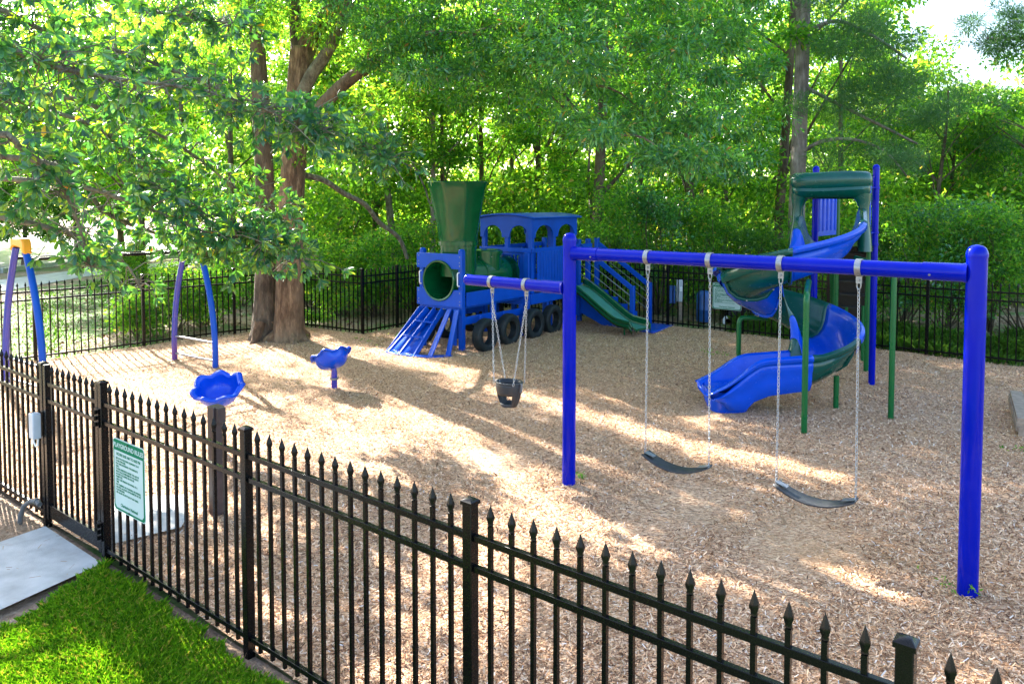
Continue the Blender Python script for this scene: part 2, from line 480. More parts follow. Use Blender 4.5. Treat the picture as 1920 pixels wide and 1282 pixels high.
# ------------------------------------------------------------------ ground
HOL = [(1.37, 6.45, .55), (2.22, 5.80, .55), (2.62, 9.75, .5), (-.22, 7.85, .35)]
def hol(x, y, ex=math.exp):
    return sum(ex(-(((x - a) * .78 - (y - b) * .62) ** 2 / (.34 ** 2) + ((x - a) * .62 + (y - b) * .78) ** 2 / (r * 1.3) ** 2)) for a, b, r in HOL)
def hmul(x, y):
    return -.028 * hol(x, y) + .016 * math.sin(x * 1.7 + .4) * math.sin(y * 1.3 + 1.1) + .009 * math.sin(x * 4.1 + y * 2.3) + .006 * math.sin(y * 6.3 - x * 3.7)
def hmul_np(x, y):
    return -.028 * hol(x, y, np.exp) + .016 * np.sin(x * 1.7 + .4) * np.sin(y * 1.3 + 1.1) + .009 * np.sin(x * 4.1 + y * 2.3) + .006 * np.sin(y * 6.3 - x * 3.7)

def fgrid(x0, x1, y0, y1, n, fn):
    return [[Vector((x0 + (x1 - x0) * i / n, y0 + (y1 - y0) * j / n, fn(x0 + (x1 - x0) * i / n, y0 + (y1 - y0) * j / n))) for i in range(n + 1)] for j in range(n + 1)]
mb = MB().grid(fgrid(-260, 260, -120, 420, 60, lambda x, y: -.06))
tag(mb.build('ground', M['forest_floor']), kind='structure')

# near fence line (its posts stand 1.78 m apart, a 1.2 m gate in it)
P1 = Vector((-3.012, 5.590, 0)); P2 = Vector((-1.556, 4.432, 0))
ND = (P2 - P1).normalized()
P0 = G(80, 982); P0 = P1 + ND * ((P0 - P1).dot(ND))
STEP = 1.752
near_posts = [P1] + [P2 + ND * (STEP * i) for i in range(0, 4)]
NN = Vector((-ND.y, ND.x, 0))              # into the playground
left_far = P0 - ND * (STEP * 3)

# back fences
B_ = G(440, 627); A_ = G(270, 650)
C_ = A(569, 600, 16.2); C_.z = 0
D_ = A(680, 624, 15.3); D_.z = 0
E_ = A(745, 613, 16.1); E_.z = 0
BR = A(1737, 658, 13.25); BR.z = 0
BL = A(1252, 605, 16.4); BL.z = 0
bd = (BR - BL).normalized()
ed = (E_ - D_).normalized()
# corner where the left run meets the back run
den = ed.x * (-bd.y) + ed.y * bd.x
w_ = BL - E_
tt = (w_.x * (-bd.y) + w_.y * bd.x) / den
CORN = E_ + ed * tt
ld = (A_ - B_).normalized()
LEFT_END = A_ + ld * 5.3

# mulch bed: inside the fences
def mulch_zone(x, y):
    p = Vector((x, y, 0))
    return (p - P1).dot(NN) > -.05
inner = [left_far - NN * 0 + NN * .02, P1 + ND * 12 + NN * .0, BR + bd * 8, CORN, E_, D_, C_, B_, A_, LEFT_END]
def in_poly(x, y, poly):
    x = np.asarray(x); y = np.asarray(y); ins = np.zeros(x.shape, bool)
    n = len(poly)
    for i in range(n):
        a, b = poly[i], poly[(i + 1) % n]
        c = ((a.y > y) != (b.y > y)) & (x < (b.x - a.x) * (y - a.y) / ((b.y - a.y) if abs(b.y - a.y) > 1e-9 else 1e-9) + a.x)
        ins ^= c
    return ins
def sheet(name, poly, z, m, step=.25, und=False):
    """sheet clipped to a polygon: an ngon for flat ones, a fine grid for undulating ones"""
    mb = MB()
    if not und:
        mb.add([Vector((p.x, p.y, z)) for p in poly], [tuple(range(len(poly)))])
        o = mb.build(name, m)
    else:
        import bmesh
        bm = bmesh.new()
        x0 = min(p.x for p in poly); x1 = max(p.x for p in poly); y0 = min(p.y for p in poly); y1 = max(p.y for p in poly)
        f = bm.faces.new([bm.verts.new((p.x, p.y, 0)) for p in poly])
        x = x0 + step
        while x < x1:
            g = bm.verts[:] + bm.edges[:] + bm.faces[:]
            bmesh.ops.bisect_plane(bm, geom=g, plane_co=(x, 0, 0), plane_no=(1, 0, 0)); x += step
        y = y0 + step
        while y < y1:
            g = bm.verts[:] + bm.edges[:] + bm.faces[:]
            bmesh.ops.bisect_plane(bm, geom=g, plane_co=(0, y, 0), plane_no=(0, 1, 0)); y += step
        for v in bm.verts: v.co.z = z + hmul(v.co.x, v.co.y)
        bm.normal_update()
        if sum(fc.normal.z for fc in bm.faces) < 0: bmesh.ops.reverse_faces(bm, faces=bm.faces[:])
        me = bpy.data.meshes.new(name); bm.to_mesh(me); bm.free(); me.shade_smooth()
        me.materials.append(m); o = bpy.data.objects.new(name, me); COL.objects.link(o)
    return tag(o, kind='structure')
sheet('mulch_bed', inner, .01, M['mulch'], .3, True)

# lawn, bare strip and path on the near side of the fence
off = -NN
sheet('bare_soil', [left_far + off * -.02, P1 + ND * 9 + off * -.02, P1 + ND * 9 + off * 9, left_far + off * 9], -.035, M['dirt'])
pa = G(186, 1058); pb = G(86, 992)
path_dir = -(pa - pb).cross(Vector((0, 0, 1))).normalized()
if path_dir.y > 0: path_dir = -path_dir
q1 = G(186, 1060); q2 = G(80, 990)
pd = (G(0, 1140) - q1).normalized()
sheet('concrete_path', [q1 + NN * .02, q2 + NN * .02, G(0, 1018), G(0, 1018) + pd * 2, G(0, 1146) + pd * 2, G(0, 1146)], .012, M['conc'])
lawn_poly = [P1 + ND * .10 + off * .09, P1 + ND * 2 + off * .09, P1 + ND * 9 + off * .30, P1 + ND * 9 + off * 6, G(-300, 1400), G(-60, 1205), G(60, 1150), G(130, 1110)]
sheet('lawn', lawn_poly, -.022, M['lawn'])
# concrete landing just inside the gate
sheet('landing_slab', [G(212, 950), G(282, 938), G(350, 936), G(352, 975), G(340, 998), G(268, 1016), G(212, 1030)], .046, M['conc'])

# left background: lawn strip, footpath, parking lot
sheet('roadside_path', [G(-260, 575), G(-20, 548), G(160, 516), G(330, 497), G(460, 484), G(330, 488), G(160, 502), G(-20, 525), G(-260, 545)], -.042, M['conc'])
lot = [G(-700, 520), G(0, 506), G(70, 497), G(160, 489), G(330, 478), G(520, 466), G(560, 444), G(300, 441), G(0, 441), G(-700, 441)]
sheet('parking_lot', lot, -.046, M['tarmac'])
_b = [G(-500, 441), G(620, 441), G(560, 430), G(-500, 430)]
MB().add([_b[0] + Vector((0, 0, -.05)), _b[1] + Vector((0, 0, -.05)), _b[2] + Vector((0, 0, 1.2)), _b[3] + Vector((0, 0, 1.2))], [(0, 1, 2, 3)])
_o = MB().add([_b[0] + Vector((0, 0, -.05)), _b[1] + Vector((0, 0, -.05)), _b[2] + Vector((0, 0, .9)), _b[3] + Vector((0, 0, .9))], [(0, 1, 2, 3)]).build('bark_bank', M['brick'])
tag(_o, kind='structure')
mb = MB()
kerb = [G(-700, 523), G(0, 509), G(70, 500), G(160, 492), G(330, 481), G(520, 469)]
for a, b in zip(kerb[:-1], kerb[1:]): mb.beam(a + Vector((0, 0, .02)), b + Vector((0, 0, .02)), .25, .2)
tag(mb.build('lot_kerb', M['conc']), kind='structure')

# ------------------------------------------------------------------ fences
def finial(mb, p, z, s=1.0):
    prof = [(.0095, z), (.0095, z + .006), (.014, z + .012), (.0115, z + .02), (.019 * s, z + .042), (.0165 * s, z + .052), (.0, z + .10)]
    mb.lathe(prof, (p.x, p.y, 0), 6)
FENCE_H = 1.34
fence_ang = {}
def fence_post(root, p, d, w=.052, h=FENCE_H):
    mb = MB(); a = Vector((-d.y, d.x, 0)); 
    mb.beam(p + Vector((0, 0, -.04)), p + Vector((0, 0, h - .02)), w, w, up=tuple(a))
    po = mb.build('post', M['black'], root, bevel=.003)
    mb = MB(); c = [p + d * (i * (w / 2 + .006)) + a * (j * (w / 2 + .006)) for i, j in ((-1, -1), (1, -1), (1, 1), (-1, 1))]
    u_ = Vector((0, 0, 1))
    mb.add([q + u_ * (h - .0195) for q in c] + [q + u_ * (h - .004) for q in c] + [p + (q - p) * .45 + u_ * (h + .008) for q in c],
           [(0, 1, 5, 4), (1, 2, 6, 5), (2, 3, 7, 6), (3, 0, 4, 7), (4, 5, 9, 8), (5, 6, 10, 9), (6, 7, 11, 10), (7, 4, 8, 11), (8, 9, 10, 11), (3, 2, 1, 0)])
    mb.build('post_cap', M['black'], po)
    return po
def fence_panel(root, a, b, n=14, zb=.085, bottom=True):
    d = (b - a).normalized(); L = (b - a).length; m_ = .028
    for z in (1.175, 1.037) + ((zb,) if bottom else ()):
        MB().beam(a + d * m_ + Vector((0, 0, z)), b - d * m_ + Vector((0, 0, z)), .026, .030).build('rail', M['black'], root, bevel=.002)
    mb = MB()
    for i in range(n):
        p = a + d * (L * (i + 1) / (n + 1) + rnd.uniform(-.0025, .0025))
        up = Vector((-d.y, d.x, 0))
        mb.beam(p + Vector((0, 0, .03)), p + Vector((0, 0, 1.25)), .019, .019, up=tuple(up))
        finial(mb, p, 1.245)
    mb.build('picket_panel', M['black'], root)
def fence(name, label, posts, counts=None, skip_first=False, group=None):
    root = thing(name, label, 'fence', posts[0], 0, group)
    for i, p in enumerate(posts):
        d = ((posts[i + 1] - p) if i + 1 < len(posts) else (p - posts[i - 1])).normalized()
        if not (skip_first and i == 0): fence_post(root, p, d)
        if i + 1 < len(posts):
            L = (posts[i + 1] - p).length
            fence_panel(root, p, posts[i + 1], counts or max(2, round(L / .1175) - 1))
    return root
nf = fence('picket_fence', 'black metal picket fence carrying the green rules sign, nearest the lawn', near_posts)
nl = fence('picket_fence', 'short black picket fence run left of the gate with a grey lock box', [P0 - ND * .0, P0 - ND * STEP, P0 - ND * 2 * STEP])
def split_run(a, b, L=1.78):
    n = max(1, round((b - a).length / L)); return [a.lerp(b, i / n) for i in range(n + 1)]
left_posts = split_run(LEFT_END, A_)[:-1] + [A_, B_, C_, D_, E_] + split_run(E_, CORN)[1:]
fence('picket_fence', 'black picket fence on the far left side, passing behind the big oak', left_posts)
back_posts = split_run(CORN, BL)[:-1] + split_run(BL, BR) + [BR + bd * 1.78 * i for i in range(1, 4)]
bf = fence('picket_fence', 'black picket fence along the back in front of the woods, behind the slides', back_posts, skip_first=True)

# lock box with its cable on the gate post
lb = MB()
c0 = P0 + Vector((0, 0, 0)) - NN * .055 - ND * .02
lb.prism([(-.045, .72), (.045, .72), (.045, .93), (-.045, .93)], lambda a, b, t: c0 + ND * a - NN * t + Vector((0, 0, b)), -.02, .045)
lbo = lb.build('lock_box', M['grey_box'], nl, bevel=.008)
cb = c0 + Vector((0, 0, .72))
MB().path([cb + Vector((0, 0, .06)) - ND * .05, cb - ND * .075 + Vector((0, 0, .0)), cb - ND * .07 + Vector((0, 0, -.05)), cb - ND * .03 + Vector((0, 0, -.075)), cb + ND * .01 + Vector((0, 0, -.06)), cb + ND * .02], .007, 8).build('cable', M['white'], lbo)
# gate leaf
gate = thing('gate', 'black picket gate with a solid kick rail at the end of the concrete path', 'gate', P0 + ND * .06)
g0 = P0 + ND * .062; g1 = P1 - ND * .062
gl = (g1 - g0).length
for p in (g0, g1):
    MB().beam(p + Vector((0, 0, .05)), p + Vector((0, 0, 1.33)), .046, .046, up=tuple(NN)).build('stile', M['black'], gate, bevel=.003)
for z in (1.175, 1.037): MB().beam(g0 + ND * .025 + Vector((0, 0, z)), g1 - ND * .025 + Vector((0, 0, z)), .026, .030).build('rail', M['black'], gate, bevel=.002)
MB().beam(g0 + ND * .025 + Vector((0, 0, .12)), g1 - ND * .025 + Vector((0, 0, .12)), .030, .11).build('kick_rail', M['black'], gate, bevel=.003)
mb = MB()
for i in range(8):
    p = g0.lerp(g1, (i + 1) / 9)
    mb.beam(p + Vector((0, 0, .17)), p + Vector((0, 0, 1.25)), .019, .019, up=tuple(NN)); finial(mb, p, 1.245)
mb.build('picket_panel', M['black'], gate)
for z in (.22, 1.07):
    mb = MB(); c = P1 - ND * .032 - NN * .030
    mb.beam(c + Vector((0, 0, z - .07)), c + Vector((0, 0, z + .07)), .012, .07, up=tuple(ND))
    for dz in (-.045, 0, .045): mb.tube(c - NN * .012 + Vector((0, 0, z + dz - .015)), c - NN * .012 + Vector((0, 0, z + dz + .015)), .013, 10)
    mb.build('hinge', M['black'], gate)
# conduit elbow
cpt = G(62, 948)
c_ = P0 - NN * .05 - ND * .02
cp = thing('conduit_pipe', 'grey plastic conduit elbow bending into the soil at the gate post', 'pipe', c_)
MB().path([c_ + Vector((0, 0, .16)) , c_ - ND * .05 + Vector((0, 0, .175)), c_ - ND * .13 - NN * .02 + Vector((0, 0, .165)), c_ - ND * .19 - NN * .05 + Vector((0, 0, .12)), c_ - ND * .22 - NN * .07 + Vector((0, 0, .03)), c_ - ND * .225 - NN * .075 - Vector((0, 0, .06))], .021, 12).build('elbow', M['conduit'], cp)
for q, z in ((c_ - ND * .05, .175),):
    MB().path([q + Vector((0, 0, z)), q - ND * .025 + Vector((0, 0, z))], .026, 12).build('coupling', M['conduit'], cp)

# ------------------------------------------------------------------ signs
def rrect(w, h, r, n=5):
    out = []
    for cx_, cy_, a0 in ((w / 2 - r, h / 2 - r, 0), (-w / 2 + r, h / 2 - r, PI / 2), (-w / 2 + r, -h / 2 + r, PI), (w / 2 - r, -h / 2 + r, 1.5 * PI)):
        for k in range(n + 1):
            a = a0 + PI / 2 * k / n; out.append((cx_ + r * math.cos(a), cy_ + r * math.sin(a)))
    return out
def text(body, size, pos, ax, m, parent, name='lettering', align='LEFT', spacing=1.0, line=1.0):
    cu = bpy.data.curves.new(name, 'FONT'); cu.body = body; cu.size = size; cu.align_x = align
    cu.extrude = .0004; cu.space_character = spacing; cu.space_line = line; cu.offset = size * .022
    cu.materials.append(m)
    tmp = bpy.data.objects.new(name, cu); COL.objects.link(tmp)
    bpy.context.view_layer.update()
    me = bpy.data.meshes.new_from_object(tmp.evaluated_get(bpy.context.evaluated_depsgraph_get()))
    bpy.data.objects.remove(tmp); bpy.data.curves.remove(cu)
    if not me.materials: me.materials.append(m)
    o = bpy.data.objects.new(name, me); COL.objects.link(o)
    up = Vector((0, 0, 1)); nrm = ax.cross(up).normalized()
    Mx = Matrix((ax, up, nrm)).transposed().to_4x4(); Mx.translation = pos
    o.parent = parent; o.matrix_basis = wmat(parent).inverted() @ Mx
    return o
RULES = ("HOURS 8:00 AM TO 8:00 PM", ["USE OF PLAYGROUND EQUIPMENT IS AT", "YOUR OWN RISK.", "PLAY AREA INTENDED FOR RESIDENTS", "ONLY.", "YOUNG RESIDENTS UNDER THE AGE OF", "MUST BE ACCOMPANIED BY AN ADULT.", "NO BICYCLES, BIKES OR ROLLER", "PERMITTED.", "ONLY ONE PERSON PER SWING AT A", "TIME.", "NO CLIMBING OR STANDING ON SWINGS.", "NO PETS, ALCOHOL IS PROHIBITED IN THE", "PLAYGROUND.", "NO GLASS OR BOTTLES OF ANY KIND."])
def rules_sign(label, c, ax, w, h):
    root = thing('rules_sign', label, 'sign', c)
    nrm = ax.cross(Vector((0, 0, 1))).normalized()
    fn = lambda a, b, t: c + ax * a + Vector((0, 0, b)) + nrm * t
    MB().prism(rrect(w, h, .03), fn, -.0015, .0015).build('backing', M['sign_white'], root)
    MB().prism(rrect(w - .014, h - .014, .026), fn, .0016, .003).build('border', M['sign_green'], root)
    MB().prism([(-w / 2 + .022, -h / 2 + .045), (-w / 2 + .045, -h / 2 + .022), (w / 2 - .045, -h / 2 + .022), (w / 2 - .022, -h / 2 + .045), (w / 2 - .022, h / 2 - .085), (-w / 2 + .022, h / 2 - .085)], fn, .0031, .0042).build('rules_field', M['sign_white'], root)
    text("PLAYGROUND RULES", w * .098, fn(0, h / 2 - .062, .0036), ax, M['sign_white'], root, 'title_lettering', 'CENTER')
    text(RULES[0], w * .062, fn(0, h / 2 - .118, .0048), ax, M['sign_green'], root, 'hours_lettering', 'CENTER')
    lines = RULES[1]
    text("\n".join(lines), w * .040, fn(-w / 2 + .045, h / 2 - .146, .0048), ax, M['sign_green'], root, 'rules_lettering', line=(h - .25) / len(lines) / (w * .040) * .98)
    text("Charleston National", w * .066, fn(0, -h / 2 + .042, .0048), ax, M['sign_green'], root, 'estate_lettering', 'CENTER')
    for z in (h / 2 - .02, -h / 2 + .02): MB().path([fn(0, z, .0043), fn(0, z, .009)], .006, 8).build('bolt', M['black'], root)
    return root
# on the near fence: pixels 213..272 across, 815..975 down
def on_line(px, base, d, off=0.):
    o = base + NN * 0
    r = (px - CX) / F / (math.cos(TILT))
    # solve for t on base+d*t with x/y matching the pixel column (tilt ignored: error below 1 cm)
    rr = ray(px, 900); k = rr.x / rr.y
    return (k * base.y - base.x) / (d.x - k * d.y)
t0 = on_line(214, P1 - NN * .03, ND); t1 = on_line(272, P1 - NN * .03, ND)
sa = P1 - NN * .03 + ND * t0; sb = P1 - NN * .03 + ND * t1
kk = ray(214, 818); zt = CAMH + kk.z * sa.y / kk.y
kk = ray(214, 952); zb = CAMH + kk.z * sa.y / kk.y
sw = (sb - sa).length
rules_sign('green and white PLAYGROUND RULES sign on the near fence beside the gate', (sa + sb) / 2 + Vector((0, 0, (zt + zb) / 2)), ND, sw, zt - zb)
# same sign on the back fence
tA = on_line(1333, BL - Vector((-bd.y, bd.x, 0)) * .03, bd)
bs = BL + bd * (tA + .3) - Vector((-bd.y, bd.x, 0)) * .04
kk = ray(1345, 531); zt = CAMH + kk.z * bs.y / kk.y
rules_sign('pale green and white rules sign on the back fence, partly behind the spiral slide', Vector((bs.x, bs.y, zt - .27)), bd, .62, .54)

# ------------------------------------------------------------------ swing set
SL = G(1066.5, 905); SR = G(1814, 1113)
sd = (SR - SL).normalized()
kk = ray(1070, 478); BZ = 2.18
sw_root = thing('swing_frame', 'glossy blue tubular swing frame with two posts and a lower side arm', 'swing set', SL)
PT = 2.36
for p in (SL, SR):
    pr = .0635
    mb = MB().path([p - Vector((0, 0, .05)), p + Vector((0, 0, 1.2)), p + Vector((0, 0, PT - .07))], pr, 32)
    po = mb.build('post', M['swing_blue'], sw_root)
    MB().lathe([(pr + .003, PT - .072), (pr + .004, PT - .05), (pr * .98, PT - .03), (pr * .82, PT - .008), (pr * .5, PT + .006), (0.001, PT + .012)], p, 32).build('post_cap', M['swing_blue'], po)
def collar(mb, a, b, r0, r1):
    mb.path([a, a.lerp(b, .02), a.lerp(b, .06), b], [r1, r1, r0, r0], 28)
u_ = Vector((0, 0, 1))
a_ = SL + sd * .05 + u_ * BZ; b_ = SR - sd * .05 + u_ * BZ
MB().path([a_ + sd * .25, b_ - sd * .25], .0572, 28).build('beam', M['swing_blue'], sw_root)
MB().path([a_, a_ + sd * .03, a_ + sd * .27], [.072, .0625, .0625], 28).build('beam_sleeve', M['swing_blue'], sw_root)
MB().path([b_, b_ - sd * .03, b_ - sd * .27], [.072, .0625, .0625], 28).build('beam_sleeve', M['swing_blue'], sw_root)
EZ = 1.85
mb = MB()
for q0, dd in ((a_ + sd * .22, 1), (b_ - sd * .22, 1)):
    for k in range(3):
        t_ = PI * (1.1 + .4 * k); nv = NN * math.cos(t_) + u_ * math.sin(t_)
        mb.path([q0 + nv * .06, q0 + nv * .069], .008, 8)
mb.build('sleeve_bolts', M['steel'], sw_root)
ex = SL + u_ * EZ; ee = SL - sd * 1.27 + u_ * EZ
mb = MB().path([ex - sd * .05, ee], .0572, 28)
mb.path([ex - sd * .05, ex - sd * .3], [.0625, .0625], 28)
eo = mb.build('side_arm', M['swing_blue'], sw_root)
MB().path([ee, ee - sd * .02, ee - sd * .045, ee - sd * .055], [.0585, .0575, .042, .006], 24).build('end_cap', M['swing_blue'], eo)
mb = MB()
for p in (ex - sd * .052, ):
    mb.path([p + sd * .0, p - sd * .02], [.074, .066], 24)
mb.build('side_arm_flange', M['swing_blue'], sw_root)

def chain_mesh(mb, p, q, link=.034, r=.0026):
    p = Vector(p); q = Vector(q); d = (q - p); L = d.length; d.normalize()
    n = max(2, int(L / (link - 2 * r * 1.6))); step = L / n
    s1 = d.cross(Vector((1, .3, 0))).normalized(); s2 = d.cross(s1).normalized()
    for i in range(n):
        c = p + d * (step * (i + .5)); s = s1 if i % 2 else s2
        w = .0085; hl = step / 2 + r * 1.4
        pts = []
        for k in range(8):
            a = 2 * PI * k / 8 + PI / 8
            pts.append(c + d * (hl * (1 if math.sin(a) > 0 else -1) * (abs(math.sin(a)) ** .55)) + s * (w * math.cos(a)))
        mb.path(pts, r, 5, closed=True)
def clamp(root, c, d, hang):
    """steel strap round the beam with hanger; c = centre of the beam"""
    mb = MB()
    r0, r1, w = .0582, .0645, .021
    M4 = d.to_track_quat('Z', 'Y').to_matrix().to_4x4()
    mb.lathe([(r0, -w), (r1, -w), (r1, w), (r0, w)], c, 24, M4=M4, closed=True)
    mb.beam(c - u_ * .05, c - u_ * .115, .012, .040, up=tuple(d))
    o = mb.build('beam_clamp', M['steel'], root)
    s_ = Vector((-d.y, d.x, 0))
    MB().path([c - u_ * .088 - s_ * .022, c - u_ * .088 + s_ * .022], .006, 8).build('clamp_bolt', M['steel'], o)
    mb = MB()
    pts = [c - u_ * .10 + d * (.014 * math.cos(a)) + u_ * (-.03 + .03 * math.sin(a)) for a in [2 * PI * k / 10 for k in range(10)]]
    mb.path(pts, .005, 6, closed=True); mb.build('shackle', M['steel'], o)
    return c - u_ * .155
def belt_swing(label, ta, tb, zs):
    ca = a_ + sd * 0; pa_ = SL + sd * ta + u_ * BZ; pb_ = SL + sd * tb + u_ * BZ
    mid = (pa_ + pb_) / 2
    root = thing('belt_swing', label, 'swing', (mid.x, mid.y, 0), 0, 'belt swings on the blue frame')
    ha = clamp(root, pa_, sd, 0); hb = clamp(root, pb_, sd, 0)
    ea = Vector((pa_.x, pa_.y, zs)) - sd * .01; eb = Vector((pb_.x, pb_.y, zs)) + sd * .01
    for h, e in ((ha, ea), (hb, eb)):
        mb = MB(); chain_mesh(mb, h, e + u_ * .035); mb.build('chain', M['zinc'], root)
    side = Vector((-sd.y, sd.x, 0))
    rows = []; N = 16
    for i in range(N + 1):
        t = i / N; sag = .085 * (1 - (2 * t - 1) ** 2)
        w = .070 + .012 * math.sin(PI * t)
        c = ea.lerp(eb, t) - u_ * sag
        rows.append([c - side * w, c - side * w * .5 - u_ * .004, c - u_ * .006, c + side * w * .5 - u_ * .004, c + side * w])
    MB().grid(rows).build('belt_seat', M['rubber'], root, solid=.012)
    for e, s_ in ((ea, 1), (eb, -1)):
        mb = MB()
        dn = (sd * s_ * .1 - u_ * .028).normalized()
        mb.beam(e + dn * .005 + u_ * .009, e + dn * .095 + u_ * .009, .055, .006)
        p_ = mb.build('seat_plate', M['steel'], root)
        mb = MB(); mb.path([e + u_ * .035 + side * .0, e + u_ * .012 + side * .02, e + u_ * .0 + side * .022, e + u_ * .0 - side * .022, e + u_ * .012 - side * .02], .004, 6, closed=True)
        mb.build('hook', M['steel'], p_)
    return root
swL = (SR - SL).length
belt_swing('black belt swing hanging beside the left blue post of the frame', swL * .251, swL * .4257, .462)
belt_swing('black belt swing hanging nearest the right blue post of the frame', swL * .603, swL * .776, .465)
# bucket swing
root = thing('bucket_swing', 'dark grey toddler bucket swing hanging from the low side arm', 'swing', (SL.x - sd.x * .73, SL.y - sd.y * .73, 0))
bc = SL - sd * .73 + u_ * .62
cl_ = clamp(root, SL - sd * .95 + u_ * EZ, sd, 0); cr_ = clamp(root, SL - sd * .51 + u_ * EZ, sd, 0)
side = Vector((-sd.y, sd.x, 0))
for h, s_ in ((cl_, -1), (cr_, 1)):
    for k in (-1, 1):
        mb = MB(); chain_mesh(mb, h if k < 0 else h - u_ * .03, bc + sd * (.125 * s_) + side * (.09 * k) + u_ * .23); mb.build('chain', M['zinc'], root)
mb = MB()
rows = []
for i in range(0, 9):
    t = i / 8
    ring = []
    for k in range(29):
        a = 2 * PI * k / 28
        rx = .135 * (1 - .45 * t ** 2.2); ry = .115 * (1 - .35 * t ** 2)
        ring.append(bc + sd * (rx * math.cos(a)) + side * (ry * math.sin(a)) + u_ * (.235 - .235 * t))
    rows.append(ring)
mb.v = [p for r in rows for p in r]
n_ = 29
for i in range(8):
    for k in range(28):
        a = (k + .5) / 28 * 360
        hole = (4 <= i <= 6) and any(abs(((a - c + 180) % 360) - 180) < 27 for c in (62, 118, 242, 298)) 
        if not hole: mb.f.append((i * n_ + k, i * n_ + k + 1, (i + 1) * n_ + k + 1, (i + 1) * n_ + k))
mb.f.append(tuple(8 * n_ + k for k in range(28)))
mb.build('bucket_seat', M['rubber'], root, solid=.014)
for s_ in (-1, 1):
    mb = MB(); c = bc + sd * (.143 * s_) + u_ * .20
    mb.beam(c - u_ * .05, c + u_ * .04, .008, .05, up=tuple(sd)); mb.build('side_plate', M['steel'], root, bevel=.003)
mb = MB().path([bc + sd * (.138 * math.cos(t)) + side * (.118 * math.sin(t)) + u_ * .236 for t in [2 * PI * k / 28 for k in range(28)]], .011, 8, closed=True)
mb.build('rim', M['rubber'], root)

# ------------------------------------------------------------------ play train (local x runs back along the train, y across to its far side)
TO = G(867, 660)
train = thing('play_train', 'large blue wooden play train with green funnel, tyres and a small slide', 'playhouse', TO, math.atan2(.82, .57))
TB = M['train_blue']; SG = M['stack_green']
def tb(name, *boxes, m=None, parent=None, bevel=.006):
    mb = MB()
    for b in boxes: mb.box(*b)
    return mb.build(name, m or TB, parent or train, local=True, bevel=bevel)
# posts
for v in (0.0, .91):
    for u, top in ((.0, 1.79), (.94, .79), (1.90, .64), (2.95, .64), (4.20, .64)):
        po = tb('post', (u, u + .09, v, v + .09, -.08, top))
        if top > 1:
            MB().lathe([(.052, top + .001), (.056, top + .012), (.045, top + .03), (.02, top + .038), (.001, top + .04)], (u + .045, v + .045, 0), 16).build('post_cap', M['sign_white'] if False else TB, po, local=True)
# front boards cut round the tunnel mouth
RC, ZC, VC = .365, 1.25, .5
def arc_board(z0, z1, upper):
    h = math.sqrt(max(0, RC ** 2 - ((z0 if upper else z1) - ZC) ** 2))
    a0 = math.acos(h / RC) if True else 0
    pts = []
    if upper:
        pts = [(-.03, z1), (-.03, z0), (VC - h, z0)]
        for k in range(1, 12):
            a = PI - a0 - (PI - 2 * a0) * k / 12
            pts.append((VC + RC * math.cos(a), ZC + RC * math.sin(a)))
        pts += [(VC + h, z0), (1.03, z0), (1.03, z1)]
    else:
        pts = [(-.03, z0), (1.03, z0), (1.03, z1), (VC + h, z1)]
        for k in range(1, 12):
            a = -a0 - (PI - 2 * a0) * k / 12
            pts.append((VC + RC * math.cos(a), ZC + RC * math.sin(a)))
        pts += [(VC - h, z1), (-.03, z1)]
    return pts
fx = lambda a, b, t: Vector((t, a, b))
MB().prism(arc_board(1.47, 1.74, True), fx, -.046, -.004).build('front_board', TB, train, local=True, bevel=.005)
MB().prism(arc_board(.79, 1.10, False), fx, -.046, -.004).build('front_board', TB, train, local=True, bevel=.005)
mb = MB()
for v in (.02, .98):
    for z in (.84, .90, 1.05, 1.53, 1.59, 1.69):
        mb.path([(-.045, v, z), (-.052, v, z)], .010, 8)
mb.build('bolts', M['steel'], train, local=True)
for v in (.055, .945):
    MB().path([(-.01, v, 1.17), (-.055, v, 1.175), (-.065, v, 1.20), (-.065, v, 1.38), (-.055, v, 1.405), (-.01, v, 1.41)], .010, 8).build('hand_grip', M['white'], train, local=True)
# tunnel tube, open at the front
mb = MB()
mb.lathe([(.362, -.075), (.372, -.06), (.362, -.045), (.350, -.04), (.350, 1.62), (.342, 1.72), (.33, 1.80), (.33, 2.06)], (0, VC, ZC), 40, axis='x')
mb.lathe([(.362, -.075), (.335, -.070), (.330, -.03), (.330, 1.98)], (0, VC, ZC), 40, axis='x')
mb.lathe([(.352, .98), (.366, .985), (.366, 1.025), (.352, 1.03)], (0, VC, ZC), 40, axis='x')
tunnel = mb.build('tunnel_tube', SG, train, local=True)
mb = MB()
mb.lathe([(.345, ZC + .05), (.345, 1.86), (.372, 1.865), (.372, 1.90), (.372, 1.935), (.352, 1.94), (.350, 1.98)], (.51, VC, 0), 40)
for k in range(10):
    a = 2 * PI * k / 10 + .2; c = Vector((.51 + .362 * math.cos(a), VC + .362 * math.sin(a), 0)); mb.path([c + Vector((0, 0, 1.93)), c + Vector((0, 0, 1.95))], .009, 6)
mb.build('stack_collar', SG, train, local=True)
